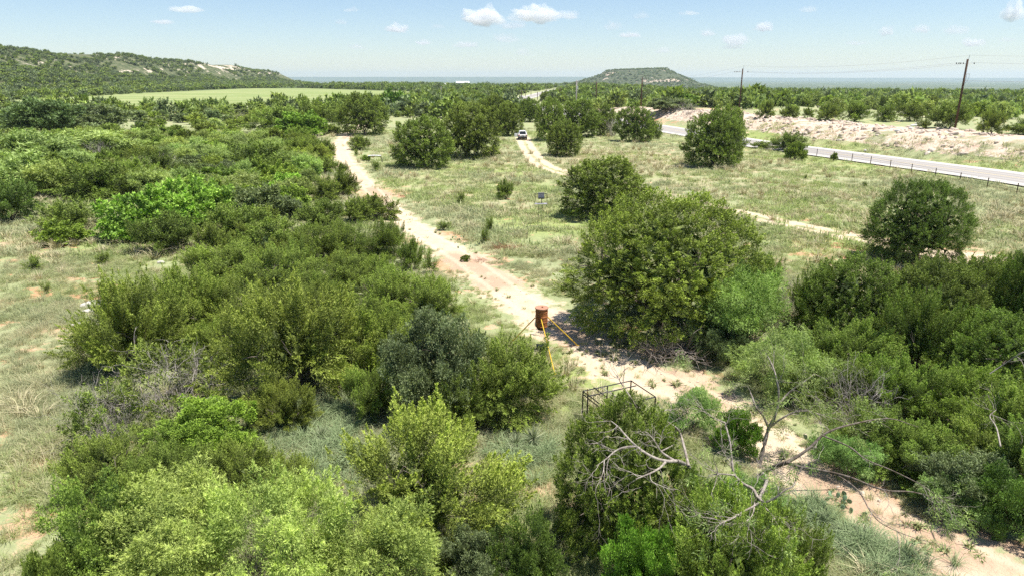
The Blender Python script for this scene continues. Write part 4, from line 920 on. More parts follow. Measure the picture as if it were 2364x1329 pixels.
# ------------------------------------------------------------------ built things
M_STEEL = simple('black_steel', (.025, .025, .027), .5, .6); M_YELLOW = simple('yellow_paint', (.72, .47, .04), .5, var=.1)
t = NT('rusty_drum'); o_ = t.node('ShaderNodeTexCoord').outputs['Object']; n_ = t.noise(5, o_, 6, .7, stretch=(1, 1, .35)); n2_ = t.noise(22, o_, 4)
M_RUST = t.bsdf(t.mix(t.rng(n2_, .4, .7, 0, .6), t.mix(t.rng(n_, .35, .65), (.20, .065, .025), (.50, .19, .06)), (.12, .05, .03)), .75, bump=n2_, dist=.004, metal=.2)
M_LID = simple('rusty_lid', (.46, .24, .15), .6, .2, .3, 6); M_GALV = simple('galvanised', (.52, .53, .54), .45, .7)
M_POLE = bark_mat('creosoted_pole', (.045, .028, .02), (.12, .075, .05)); M_POLEG = bark_mat('weathered_pole', (.22, .20, .18), (.36, .33, .30))
M_WHITE = simple('white_metal', (.75, .74, .72), .5, .1, .06); M_GLASS = simple('dark_glass', (.02, .022, .025), .12, 0, .1, spec=.6); M_TYRE = simple('tyre_rubber', (.02, .02, .02), .8)
M_TRIM = simple('black_trim', (.03, .03, .032), .6); M_RED = simple('tail_lamp', (.45, .02, .015), .3); M_GREYMESH = simple('grey_mesh', (.36, .34, .37), .8); M_CONC = simple('concrete', (.56, .54, .50), .9)
# --- barrel feeder on three yellow legs
fc_ = Vector((1.32, 28.75, 0)); gz0 = float(height(np.array([fc_.x]), np.array([fc_.y]))[0])
fd = empty('barrel_feeder', (fc_.x, fc_.y, gz0)); tag(fd, 'rusty steel barrel feeder standing on three long yellow legs on the sandy track', 'game feeder')
prof = [(.26, 1.33), (.285, 1.33), (.285, 1.36), (.272, 1.37)]
for zc_ in (1.56, 1.80, 2.02): prof += [(.272, zc_-.03), (.284, zc_-.012), (.284, zc_+.012), (.272, zc_+.03)]
prof += [(.272, 2.15), (.286, 2.155), (.286, 2.185), (.27, 2.19)]
MB().lathe(prof, 32).build('barrel', M_RUST, fd, smooth=False)
ld = MB().lathe([(.302, 2.16), (.306, 2.165), (.306, 2.205), (.295, 2.212), (.27, 2.203), (.0001, 2.205)], 32).build('lid', M_LID, fd); MB().box((.03, 0, 2.225), (.07, .05, .04)).build('lid_handle', M_RUST, ld)
MB().lathe([(.25, 1.30), (.20, 1.22), (.10, 1.20), (.10, 1.24)], 20).build('spreader_funnel', M_STEEL, fd); MB().lathe([(.17, 1.16), (.17, 1.175), (.03, 1.18)], 20).build('spinner_plate', M_STEEL, fd)
for a_ in (-.27, .27): MB().box((a_*1.03, -.10, 1.47), (.06, .06, .14)).build('leg_socket', M_GALV, fd)
feet = [at(1172, 797), at(1334, 796), at(1281, 862)]; tops = [(-.285, .0, 1.72), (.285, .0, 1.74), (-.03, -.285, 1.74)]
for ft, tp in zip(feet, tops):
    f_ = (ft.x-fc_.x, ft.y-fc_.y, ft.z-gz0-.02); m_ = MB(); m_.bar(f_, tp, .025, 8); lg = m_.build('leg', M_YELLOW, fd)
    MB().box((f_[0], f_[1], f_[2]+.02), (.14, .14, .02)).build('foot_plate', M_YELLOW, lg)
rod = MB().bar((feet[1].x-.05, feet[1].y-.05, feet[1].z+.03), (at(1268, 804).x, at(1268, 804).y, feet[1].z+.03), .012, 6).build('steel_rod', M_RUST); tag(rod, 'thin rusty rod lying on the sand from the right feeder leg', 'rod')
bx_p = at(1249, 812); bx_ = empty('battery_box', bx_p, .2); tag(bx_, 'small dark green box on the sand under the barrel feeder', 'box')  # dark box standing for the dark spot below the barrel
MB().box((0, 0, .16), (.38, .3, .32)).build('body', simple('dark_green_plastic', (.04, .06, .05), .6), bx_, .015); MB().box((0, 0, .335), (.42, .34, .03)).build('lid', M_STEEL, bx_, .006)
# --- ladder stand
lp = at(1245, 527); ls = empty('ladder_stand', lp, 0); tag(ls, 'dark metal ladder hunting stand with seat and shooting rail in the meadow', 'hunting stand')
k_ = (lp.y*cos(PITCH)+(CZ-lp.z)*sin(PITCH))/FP      # metres per photo pixel there
W_ = 4.1*k_
zp = CZ+ray(1248, 471)[2]/ray(1248, 471)[1]*(lp.y+.5)-lp.z; zr = CZ+ray(1248, 448)[2]/ray(1248, 448)[1]*(lp.y+.3)-lp.z
for s_ in (-1, 1): MB().bar((s_*W_, 0, -.05), (s_*W_+.12, .5, zp), .016, 6).build('ladder_rail', M_STEEL, ls)
for i in range(7):
    f_ = (i+.6)/7; MB().bar((-W_+.12*f_, .5*f_, zp*f_), (W_+.12*f_, .5*f_, zp*f_), .013, 6).build('rung', M_STEEL, ls)
cxp = .14; MB().box((cxp, .62, zp), (1.05, .5, .035)).build('platform', M_GREYMESH, ls)
m_ = MB()
for x_ in (-.5, .5): m_.bar((cxp+x_, .42, zp), (cxp+x_, .38, zr), .016, 6); m_.bar((cxp+x_, .38, zr), (cxp+x_, .85, zr-.05), .014, 6); m_.bar((cxp+x_, .85, zr-.05), (cxp+x_, .85, zp), .014, 6)
m_.bar((cxp-.5, .38, zr), (cxp+.5, .38, zr), .018, 6); m_.build('shooting_rail', M_STEEL, ls)
st_ = MB().box((cxp+.03, .80, zp+.42), (.52, .36, .05)).build('seat', M_STEEL, ls); MB().box((cxp+.03, .98, zp+.66), (.52, .04, .42)).build('backrest', M_GREYMESH, ls)
MB().bar((cxp+.05, .82, zp), (cxp+.05, .82, zp+.42), .03, 6).build('seat_post', M_STEEL, ls)
for a, b in (((W_, .1, .55), (1.0, .9, 1.25)), ((W_+.1, .4, 1.5), (1.35, .9, .25)), ((-W_, .1, .5), (-.42, .8, 1.2))): MB().bar(a, b, .011, 5).build('brace', M_STEEL, ls)
# --- black metal rack frame
zt = 1.2
def rp(px, py): p = at(px, py, zt); return Vector((p.x, p.y, 0))
P1, P2 = rp(1346, 902), rp(1457, 878); ax = (P2-P1); nrm = Vector((ax.y, -ax.x, 0)).normalized(); P3 = P2+nrm*1.5; P4 = P1+nrm*1.5
rk = empty('metal_rack', P1); tag(rk, 'open black steel tube frame behind the dense juniper beside the track', 'metal frame')
gr_ = float(height(np.array([P1.x]), np.array([P1.y]))[0])
def bx(a, b, za, zb, r_=.024):
    m_ = MB(); m_.bar((a.x-P1.x, a.y-P1.y, za), (b.x-P1.x, b.y-P1.y, zb), r_, 4); return m_
for p_ in (P1, P1.lerp(P4, .22), P1.lerp(P2, .5), P2, P3, P4): bx(p_, p_, gr_-.05, zt).build('post', M_STEEL, rk)
for a, b, z_ in ((P1, P2, zt), (P2, P3, zt), (P3, P4, zt), (P4, P1, zt), (P1, P4, zt-.13), (P1.lerp(P2, .22), P4.lerp(P3, .22), zt+.045), (P1.lerp(P4, .22), P2.lerp(P3, .22), zt-.06)): bx(a, b, z_, z_).build('rail', M_STEEL, rk)
bx(P1.lerp(P4, .2), P1.lerp(P4, .2), zt, zt+.22, .012).build('rusty_pin', M_RUST, rk)
# --- white topped stand in the meadow
tp_ = at(865, 376); tb = empty('metal_stand', tp_, .05); tag(tb, 'low white topped metal stand with dark bent legs near the track bend', 'metal stand')
kk = (tp_.y*cos(PITCH)+CZ*sin(PITCH))/FP; ht = CZ+ray(865, 360)[2]/ray(865, 360)[1]*(tp_.y+.2)-tp_.z
m_ = MB()
for i in range(6):
    x0 = -14.5*kk+i*29*kk/6; m_.box((x0+29*kk/12, .3, ht+.05*sin((i+.5)*pi/6)), (29*kk/6+.01, .75, .05))
m_.build('white_top', M_WHITE, tb); MB().bar((-14.5*kk, -.08, ht-.06), (14.5*kk, -.08, ht-.06), .035, 6).build('front_bar', M_STEEL, tb)
for x_, b_ in ((-1, -.05), (1, .22)):
    for y_ in (-.05, .62): MB().tube([(x_*12.5*kk, y_, ht-.05), (x_*13.4*kk+b_*.6, y_, ht*.6), (x_*13.6*kk+b_, y_, -.02)], [.035]*3, 6).build('leg', M_STEEL, tb)
# --- car seen from behind
def build_car(name, loc, rz, label, scale=1.0):
    c = empty(name, loc, rz, (scale,)*3); tag(c, label, 'car')
    pr = [(-2.30, .45, .90), (-2.36, .62, .93), (-2.34, 1.02, .93), (-2.22, 1.08, .92), (-1.95, 1.66, .72), (-1.80, 1.74, .66), (.35, 1.76, .66), (.75, 1.66, .70), (1.45, 1.14, .88), (2.2, 1.02, .86), (2.36, .85, .84), (2.38, .45, .84)]
    m_ = MB(); V = []; n = len(pr)
    for s_ in (-1, 1): V += [(s_*w_, y_, z_) for y_, z_, w_ in pr]
    F = [(i, (i+1) % n, n+(i+1) % n, n+i) for i in range(n)]; F += [tuple(range(n))[::-1], tuple(range(n, 2*n))]
    m_.add(V, F); m_.build('body', M_WHITE, c, .05)
    MB().box((0, -2.16, 1.36), (1.28, .05, .46), 0, .9).build('rear_window', M_GLASS, c).rotation_euler.x = 0
    c.children[-1].data.transform(__import__('mathutils').Matrix.Translation((0, -2.115, 1.37)) @ __import__('mathutils').Matrix.Rotation(-.43, 4, 'X') @ __import__('mathutils').Matrix.Translation((0, 2.16, -1.36)))
    for s_ in (-1, 1):
        V = [(s_*.80, -1.75, 1.18), (s_*.80, .95, 1.18), (s_*.70, .42, 1.62), (s_*.70, -1.62, 1.62)]; V2 = [(x_+s_*.045, y_, z_) for x_, y_, z_ in V]
        MB().add(V+V2, [(0, 1, 2, 3), (7, 6, 5, 4), (0, 4, 5, 1), (1, 5, 6, 2), (2, 6, 7, 3), (3, 7, 4, 0)]).build('side_window', M_GLASS, c)
        MB().box((s_*.76, -2.33, .98), (.34, .09, .17)).build('tail_lamp', M_RED, c, .02)
        MB().box((s_*1.02, .75, 1.15), (.2, .12, .15)).build('mirror', M_TRIM, c, .03)
        for y_ in (-1.42, 1.42):
            w_ = MB().lathe([(.20, -.11), (.33, -.12), (.36, -.08), (.36, .08), (.33, .12), (.20, .11)], 20).build('wheel', M_TYRE, c); w_.rotation_euler = (0, pi/2, 0); w_.location = (s_*.80, y_, .36)
            h_ = MB().lathe([(.20, -.09), (.21, .10), (.05, .12)], 12).build('rim', M_GALV, w_); h_.rotation_euler = (0, 0 if s_ > 0 else pi, 0)
    MB().box((0, -2.36, .55), (1.78, .14, .34)).build('rear_bumper', M_TRIM, c, .04); MB().box((0, -2.36, .93), (.5, .05, .14)).build('licence_plate', M_GREYMESH, c)
    MB().box((0, -1.98, 1.76), (1.2, .26, .05)).build('roof_spoiler', M_WHITE, c, .02)
    for s_ in (-.58, .58): MB().bar((s_, -1.6, 1.80), (s_, .2, 1.80), .02, 6).build('roof_rail', M_TRIM, c)
    return c
p_ = at(1206, 321.5); car = build_car('parked_car', p_, .02, 'white sport utility car parked under the junipers, seen from behind', .98)
dr_ = MB().box((-1.30, .2, .82), (.75, .05, .70), .35).build('open_front_door', M_WHITE, car, .02)
build_car('distant_car', (RD[0][0]*0+atY(1204, 226, 420).x, 420, .16), -.12, 'small white car far away on the highway beyond the trees', 1.0)
# --- roadside fence
fb = [(1700, 334), (1722, 338), (1750, 342), (1783, 347), (1815, 352), (1850, 357), (1885, 362), (1924, 368), (1966, 374), (2009, 381), (2054, 390), (2103, 400), (2158, 411), (2215, 422), (2278, 435), (2346, 449), (2424, 465), (2512, 484), (2615, 507)]
pp = [at(*q) for q in fb]; fe = empty('roadside_fence', pp[0]); tag(fe, 'thin wire fence on steel posts along the near side of the highway', 'fence'); me0 = None
for p_ in pp:
    if me0 is None:
        po = MB().box((0, 0, .58), (.07, .07, 1.25)).build('post', M_POLE, fe); me0 = po.data
    else: po = link('post', me0, fe)
    po.location = p_-pp[0]
for h_ in (.3, .6, .85, 1.1): MB().tube([tuple(q-pp[0]+Vector((0, -.04, h_))) for q in pp], [.010]*len(pp), 4).build('wire', M_STEEL, fe)
# second short fence with leaning rails on the bank
q0 = at(2070, 284); f2 = empty('rail_fence', q0); tag(f2, 'short leaning wooden rail fence behind the bank between junipers', 'fence')
for px, a_ in ((2070, 0), (2098, 0), (2128, 0)):
    d_ = at(px, 280)-q0; MB().bar((d_.x, d_.y, -.1), (d_.x, d_.y, 1.4), .07, 6).build('post', M_POLE, f2)
d_ = at(2098, 280)-q0; MB().bar((0, 0, .1), (d_.x, d_.y, 1.3), .05, 6).build('rail', M_POLEG, f2); MB().bar((at(2128, 280)-q0).to_tuple()[:2]+(1.2,), (d_.x, d_.y, 1.25), .05, 6).build('rail', M_POLE, f2)
# --- poles
def pole(px, ytop, Y=None, base=None, label='', arm=0.0, m=None, r_=.17, group='utility poles along the highway', az=.5):
    m = m or M_POLE
    if base: b_ = at(*base)
    else: b_ = atY(px, 200, Y); b_.z = float(height(np.array([b_.x]), np.array([b_.y]))[0])
    d = ray(px, ytop); H = CZ+d[2]/d[1]*b_.y-b_.z
    o = empty('utility_pole', b_, 0); tag(o, label, 'utility pole', group)
    MB().tube([(0, 0, -.4), (0, 0, H*.5), (0, 0, H)], [r_, r_*.88, r_*.85], 10).build('pole_shaft', m, o, smooth=True)
    if arm:
        ca = MB().box((0, -.14, H-.35), (arm, .12, .14), 0).build('crossarm', M_POLEG, o); ca.rotation_euler.z = az
        for k in (-.46, -.2, .2, .46): MB().lathe([(.05, 0), (.06, .06), (.03, .10), (.05, .14), (.02, .2)], 8, (k*arm, -.14, H-.28)).build('insulator', M_GALV, ca)
    return o, b_, H
pa, ba_, Ha = pole(2232, 137, base=(2204, 300), label='tall dark leaning looking pole on the rubble bank, nearest of all poles', r_=.19)
pb, bb_, Hb = pole(1711, 159, Y=163, label='tall dark pole behind the round lone meadow juniper', r_=.16)
for o, b_, H in ((pa, ba_, Ha), (pb, bb_, Hb)):
    MB().bar((.12, 0, H-.1), (.22, 0, H+.65), .035, 6).build('top_pin', M_GALV, o)
    m_ = MB(); m_.bar((-.15, 0, H-.75), (-1.7, 0, H-.7), .03, 6); m_.bar((.15, 0, H-.75), (1.2, 0, H-.62), .03, 6); m_.build('bracket', M_GALV, o)
    for x_ in (-1.75, -1.35, -1.05, -.6, 1.2): MB().lathe([(.05, -.12), (.11, -.08), (.06, 0), (.11, .06), (.05, .12)], 8, (x_, 0, H-.66)).build('insulator', M_TRIM, o)
MB().box((.42, 0, Ha-2.35), (.75, .12, .10)).build('equipment_shelf', M_WHITE, pa); m_ = MB()
for x_ in (.30, .70): m_.tube([(x_, 0, Ha-2.35), (x_+.05, 0, Ha-2.9), (x_-.1, 0, Ha-3.5), (.17, 0, Ha-3.9)], [.02]*4, 5)
m_.build('drop_wire', M_STEEL, pa)
far_poles = [(1482, 179, 238, 2.4, None, 'dark pole with crossarm in front of the right foot of the mesa'), (1377, 189, 295, 3.0, None, 'dark pole with pale crossarm in front of the left foot of the mesa'),
 (1331, 186, 225, 1.2, M_POLEG, 'pale grey pole with a small grey box beyond the car junipers'), (1293, 203, 355, 2.4, None, 'dark pole right of the far highway with a wide crossarm'),
 (1262, 207, 385, 3.0, None, 'dark crossarm pole standing over the far highway edge'), (1241, 212, 400, 3.2, None, 'short crossarm pole, middle of the far highway poles'),
 (1226, 208, 500, 1.6, None, 'thin pole second from left along the far highway'), (1213, 209, 470, 0, None, 'thin bare pole right next to the leftmost crossarm pole'), (1204, 209, 372, 3.2, None, 'leftmost crossarm pole along the far highway'),
 (1252, 211, 520, 0, None, 'thin bare pole between two crossarm poles by the far highway'), (1279, 204, 560, 2.0, None, 'thin pole standing where the far highway widens'), (1304, 205, 700, 2, None, 'most distant thin pole at the end of the far highway'), (1018, 200, 420, 0, M_POLEG, 'thin pale pole among woods left of the car')]
for px, yt, Y, arm, m, lab in far_poles:
    o, b_, H = pole(px, yt, Y=Y, label=lab, arm=arm, m=m, r_=.24 if Y < 360 else .21, az=.3)
    if px == 1331: MB().box((.3, 0, H-2.2), (.45, .35, .9)).build('transformer', M_GALV, o)
far_b = ba_+(ba_-bb_)*1.0
pc, bc_, Hc = pole(0, 0, Y=1, label='x') if False else (None, far_b, Ha)
ex = empty('utility_pole', (far_b.x, far_b.y, 0)); tag(ex, 'pole beyond the right picture edge that carries the same wires', 'utility pole', 'utility poles along the highway'); MB().tube([(0, 0, -.4), (0, 0, Ha+ba_.z)], [.19, .13], 10).build('pole_shaft', M_POLE, ex)
cpole = atY(1482, 200, 238)
pc_top = Vector((cpole.x, cpole.y, 11.8))
def wire(a, b, sag, label, r_=.014):
    P = [a.lerp(b, k/16)-Vector((0, 0, sag*4*(k/16)*(1-k/16))) for k in range(17)]; tag(MB().tube([tuple(q) for q in P], [r_]*17, 4).build('power_line', M_GALV), label, 'power line', 'wires strung between the poles')
A0, B0, X0 = ba_+Vector((.22, 0, Ha+.62)), bb_+Vector((.22, 0, Hb+.62)), Vector((far_b.x, far_b.y, ba_.z+Ha))
A1, B1 = ba_+Vector((-1.7, 0, Ha-.6)), bb_+Vector((-1.7, 0, Hb-.6)); A2, B2 = ba_+Vector((1.2, 0, Ha-.55)), bb_+Vector((1.2, 0, Hb-.55))
wire(A0, B0, .9, 'topmost wire between the two nearest poles'); wire(A1, B1, .9, 'second wire between the two nearest poles'); wire(A2, B2, 1.0, 'thin wire just under the second one between the nearest poles')
wire(A0, X0, .5, 'topmost wire running off the right picture edge'); wire(A2, X0-Vector((0, 0, 1.0)), .5, 'second wire running off the right picture edge')
wire(ba_+Vector((.2, 0, Ha-3.4)), X0-Vector((0, 0, 3.4)), .3, 'lowest thick wire running off the right picture edge', .02); wire(ba_+Vector((-.2, 0, Ha-3.2)), bb_+Vector((0, 0, Hb-2.6)), 1.3, 'lowest faint wire between the two nearest poles', .010)
wire(B0, pc_top, 1.0, 'wire falling leftwards from the second pole'); wire(B1, pc_top-Vector((0, 0, .3)), 1.1, 'lower wire falling leftwards from the second pole')
# --- white driveway, rocks, concrete pieces, log
zz = [float(height(np.array([q[0]]), np.array([q[1]]))[0]) for q in DRIVE]
T_ = np.gradient(DRIVE, axis=0); T_ /= np.linalg.norm(T_, axis=1)[:, None]; V = []
for q, tt_ in zip(DRIVE, T_):
    for s_ in (-2.2, 2.2):
        x_, y_ = q[0]+tt_[1]*s_, q[1]-tt_[0]*s_; V.append((x_, y_, float(height(np.array([x_]), np.array([y_]))[0])+.12))
i = np.arange(len(DRIVE)-1)*2
tag(link('driveway', mesh_np('driveway', V, np.stack([i, i+2, i+3, i+1], 1), simple('white_caliche', (.66, .62, .54), .95))), kind='structure')
M_LIME = simple('white_limestone', (.52, .48, .42), .9, var=.15, scale=4)
def rock(px, py, w_px, hfac, label, seed, m=None, name='limestone_block', flat_=.6, rz=0.0):
    p = at(px, py); k = (p.y*cos(PITCH)+CZ*sin(PITCH))/FP*w_px; o = link(name, rock_mesh(name, seed, flat_, m or M_LIME)); o.location = p+Vector((0, 0, k*hfac*.2)); o.scale = (k, k*.7, k*hfac); o.rotation_euler.z = rz; return tag(o, label, 'rock')
rock(226, 704, 56, .32, 'largest white limestone slab at the left edge of the olive juniper', 101, rz=.5); rock(205, 720, 26, .4, 'middle white limestone block below the largest slab', 102, rz=.3)
rock(184, 748, 30, .3, 'lowest white limestone block of the three', 103, rz=.7); rock(372, 608, 14, .7, 'small pale stone in the pale grass by the half round juniper', 104)
rock(655, 1070, 20, .7, 'pale stone among bunch grass, left of two', 105); rock(676, 1082, 20, .7, 'pale stone among bunch grass, right of two', 106); rock(90, 905, 16, .5, 'small pale stone in the clearing grass', 107)
for k, (px, py, w_, lab) in enumerate(((2110, 292, 14, 'upper grey concrete chunk on the bank'), (2102, 298, 13, 'lower grey concrete chunk on the bank'), (2072, 304, 11, 'grey concrete chunk left of the pile on the bank'), (2118, 287, 10, 'small grey concrete chunk nearest the low bush'), (2000, 330, 8, 'lone grey stone half way down the bank'))):
    rock(px, py, w_, .6, lab, 120+k, M_CONC, 'concrete_chunk', .5, k*1.1)
lg_ = at(2185, 296); o = link('fallen_log', trunk_mesh('fallen_log', 77, H=2.2, nstem=3, base_r=.09, lev=1, nch=3, m=M_DEAD, spreadx=.5, single=0)); o.location = lg_+Vector((0, 0, .15)); o.rotation_euler = (0, -1.35, .2); tag(o, 'grey fallen branch lying left of the nearest pole foot', 'log')
# --- brush piles
def brush(px, py, w_px, label, m, seed, n=60, hgt=.35, name='brush_pile'):
    g = rs(seed); p = at(px, py); R_ = (p.y*cos(PITCH)+CZ*sin(PITCH))/FP*w_px/2; out = []
    for k in range(n):
        a = g.uniform(0, 2*pi); r = R_*np.sqrt(g.uniform(0, 1)); d = unit(np.array([g.normal(), g.normal(), g.uniform(-.05, .45)]))
        grow(g, (r*cos(a)*1., r*sin(a)*.55, g.uniform(0, hgt)), d, R_*g.uniform(.4, .9), R_*.010+.003, 1, out, 4, .3, 3, .6, 0, .6)
    V, F = tubes(out, 3); V[:, 2] = np.maximum(V[:, 2], .0); o = link(name, mesh_np(name, V, F, m)); o.location = p; return tag(o, label, 'brush pile')
brush(1170, 577, 56, 'heap of red brown dead juniper branches in the grass by the track', M_REDBRUSH, 201, 90, .25); brush(1112, 604, 30, 'smaller heap of reddish twigs left of the green bush', M_REDBRUSH, 202, 40, .15)
brush(927, 455, 18, 'tiny heap of red branches at the meadow edge near the track', M_REDBRUSH, 203, 30, .2); brush(1555, 825, 150, 'sprawling grey brush pile in the shade under the huge juniper', M_DEAD, 204, 160, .5)
brush(1590, 1180, 90, 'dry reddish twigs in the hollow beside the dense juniper', M_REDBRUSH, 205, 80, .6)
# --- yuccas and prickly pears
def blades(n, L, Wd, el0, el1, seed, m, name, z=0.0):
    g = rs(seed); a = g.uniform(0, 2*pi, n); e = g.uniform(el0, el1, n); D = np.stack([np.cos(a)*np.cos(e), np.sin(a)*np.cos(e), np.sin(e)], 1)
    V, tt = leaves(np.tile([[0, 0, z]], (n, 1))+D*.03, D, L*g.uniform(.7, 1.1, n), np.full(n, Wd), g, g.uniform(0, 1, n)); return mesh_np(name, V, np.arange(len(V)).reshape(-1, 3), m, {'tint': ('FACE', tt)})
yl = blades(170, .75, .03, -.15, 1.45, 301, M_YUCCA, 'leaf_rosette', .45); ys = blades(150, .6, .035, -1.5, -1.0, 302, M_YDEAD, 'dry_leaf_skirt', .55)
ys2 = MB().lathe([(.09, 0), (.13, .1), (.11, .35), (.05, .5)], 10)
for px, py, sc_, lab in ((1231, 1034, .8, 'yucca with a pale dry skirt right of the lower juniper gap'), (1191, 1042, .65, 'yucca left of its taller twin, mostly dry and white'), (745, 1024, .65, 'wide open yucca rosette on bare soil in the thicket gap')):
    p_ = at(px, py); y_ = empty('yucca', p_, px, (sc_,)*3); tag(y_, lab, 'yucca'); link('leaf_rosette', yl, y_); link('dry_leaf_skirt', ys, y_); ys2.build('stem', M_DEAD, y_)
pad = MB().lathe([(.001, -.5), (.3, -.4), (.48, -.1), (.5, .15), (.38, .4), (.001, .5)], 10)
for px, py, n, lab in ((1060, 556, 9, 'prickly pear clump at the track edge'), (1930, 1165, 14, 'grey green prickly pear clump beside the track, lower right'), (1890, 1030, 10, 'prickly pear clump under the pale mesquite'), (1085, 575, 7, 'small prickly pear right of its neighbour by the track')):
    p_ = at(px, py); g = rs(px); m_ = MB(); pc_ = empty('prickly_pear', p_); tag(pc_, lab, 'cactus'); m0 = None
    for k in range(n):
        po = pad.build('pad', M_CACTUS, pc_, smooth=True) if m0 is None else link('pad', m0, pc_); m0 = po.data
        po.scale = (.15, .03, .18); po.location = (g.normal()*.3, g.normal()*.25, .08+.13*(k % 3)); po.rotation_euler = (g.normal()*.4, g.normal()*.4, g.uniform(0, 3))
# --- big half dead mesquites over the track
LIFT = 0.0
def limb(pts, r0, r1):
    P = catmull([tuple(at(px, py, z+LIFT*min(z, 1))) for px, py, z in pts], 4); return P, np.linspace(r0, r1, len(P))*.62
def twigs(out, lines, g, n, L, r, lev=2):
    for P, rad in lines:
        for k in range(n):
            i = g.randint(len(P)//3, len(P)); T = P[min(i, len(P)-1)]-P[max(i-1, 0)]; T = T/(np.linalg.norm(T)+1e-6)
            grow(g, P[i], unit(T*.8+g.normal(size=3)*.6), L*g.uniform(.5, 1.2), min(r, rad[i]*.8), lev, out, 5, .4, 3, .7, -.03, .62)
def limb_tree(name, label, main, extra, ntw, seed, m, leafy=0, L=.8):
    b = main[0][0][0]; g = rs(seed); o = empty(name, tuple(b)); tag(o, label, 'tree'); off = np.array(tuple(b))
    V, F = tubes([(P-off, r) for P, r in main], 8); link('trunk', mesh_np('trunk', V, F, m, smooth=True), o)
    if extra:
        V, F = tubes([(P-off, r) for P, r in extra], 6); link('limb', mesh_np('limb', V, F, M_DEAD, smooth=True), o)
    tw = []; twigs(tw, main[1:]+extra, g, ntw, L, .011); V, F = tubes([(P-off, r) for P, r in tw], 4); link('twigs', mesh_np('twigs', V, F, M_DEAD), o)['kind'] = 'stuff'
    if leafy:
        tips = np.array([P[-1] for P, r in tw]); tips = tips[g.randint(0, len(tips), leafy)]+g.normal(size=(leafy, 3))*.1
        nl = 70; A = unit(g.normal(size=(leafy, 3))+[0, 0, -.2]); s = g.uniform(0, 1, (leafy, nl)); u = unit(g.normal(size=(leafy, nl, 3)))
        P = tips[:, None]-off+A[:, None]*(s*.35)[..., None]+u*(.13*np.sqrt(g.uniform(0, 1, (leafy, nl))))[..., None]
        D = unit(A[:, None]*.8+u+[0, 0, -.4]); st = g.uniform(0, 1, (leafy, 1)); V, tt = leaves(P.reshape(-1, 3), D.reshape(-1, 3), g.uniform(.05, .11, leafy*nl), g.uniform(.014, .024, leafy*nl), g, np.clip(st*.5+s*.3+g.normal(size=s.shape)*.15, 0, 1).ravel())
        c = link('crown', mesh_np('crown', V, np.arange(len(V)).reshape(-1, 3), ML['mesquite'], {'tint': ('FACE', tt)}), o)
    return o
b1 = at(1752, 1075)
T1m = [limb([(1752, 1075, b1.z-.1), (1762, 1035, .45), (1773, 992, 1.0), (1786, 968, 1.4)], .12, .085), limb([(1775, 988, 1.05), (1762, 960, 1.5), (1745, 938, 1.9), (1732, 905, 2.3)], .07, .025),
       limb([(1786, 968, 1.4), (1796, 934, 1.9), (1797, 895, 2.5), (1786, 850, 3.0), (1772, 820, 3.3)], .08, .02), limb([(1796, 934, 1.9), (1822, 905, 2.3), (1850, 885, 2.7), (1880, 862, 3.0)], .06, .02),
       limb([(1779, 985, 1.1), (1800, 968, 1.5), (1830, 952, 1.8), (1868, 948, 2.0), (1896, 958, 2.0)], .06, .02)]
limb_tree('mesquite_tree', 'forked grey mesquite with sparse leaves standing at the sandy track bend', T1m, [], 5, 401, M_DEAD, 110, .8)
b2 = at(1745, 1105)
T2m = [limb([(1745, 1105, b2.z), (1772, 1085, .5), (1800, 1072, .9), (1820, 1066, 1.1)], .13, .10), limb([(1815, 1067, 1.1), (1842, 1052, 1.3), (1872, 1030, 1.6), (1905, 1000, 2.0), (1960, 980, 2.3), (2050, 965, 2.5), (2120, 985, 2.5)], .09, .015),
       limb([(1818, 1067, 1.1), (1850, 1078, 1.3), (1900, 1086, 1.5), (1960, 1100, 1.7), (2040, 1130, 1.8), (2110, 1135, 1.9), (2200, 1160, 1.9)], .085, .012), limb([(1930, 1093, 1.6), (1980, 1130, 1.6), (2010, 1180, 1.5), (2040, 1210, 1.4), (2110, 1240, 1.3), (2200, 1262, 1.2)], .035, .008),
       limb([(1900, 1005, 1.95), (1960, 1030, 2.1), (2000, 1060, 2.2), (2060, 1085, 2.2), (2130, 1120, 2.1), (2170, 1150, 2.0)], .04, .01)]
LIFT = .55
T2x = [limb([(1749, 1147, 1.9), (1738, 1128, 2.0), (1715, 1115, 2.2), (1695, 1094, 2.4), (1689, 1060, 2.7), (1685, 1020, 3.0), (1674, 975, 3.3)], .07, .03), limb([(1674, 975, 3.3), (1650, 965, 3.4), (1625, 945, 3.6)], .03, .012),
       limb([(1695, 1096, 2.4), (1665, 1093, 2.5), (1635, 1096, 2.5)], .035, .012), limb([(1749, 1147, 1.9), (1765, 1158, 2.0), (1790, 1148, 2.2), (1812, 1130, 2.4), (1832, 1120, 2.5), (1838, 1095, 2.7)], .05, .015),
       limb([(1752, 1160, 1.9), (1735, 1170, 2.1), (1712, 1182, 2.3), (1692, 1195, 2.4), (1660, 1208, 2.4)], .045, .012), limb([(1755, 1160, 1.9), (1780, 1185, 2.0), (1795, 1210, 2.0), (1810, 1230, 1.9)], .03, .01),
       limb([(1742, 1160, 2.0), (1738, 1185, 2.1), (1725, 1200, 2.2), (1712, 1208, 2.2)], .03, .01), limb([(1770, 1110, .9), (1762, 1130, 1.5), (1752, 1152, 1.9)], .075, .065), limb([(1760, 1092, .4), (1768, 1100, .7), (1770, 1112, .95)], .09, .075)]
limb_tree('mesquite_tree', 'low leaning mesquite with dark trunk and bare limbs spreading over the sandy track', T2m, T2x, 6, 402, M_BARK, 90, .75)
b3 = at(1600, 1110); LIFT = .0
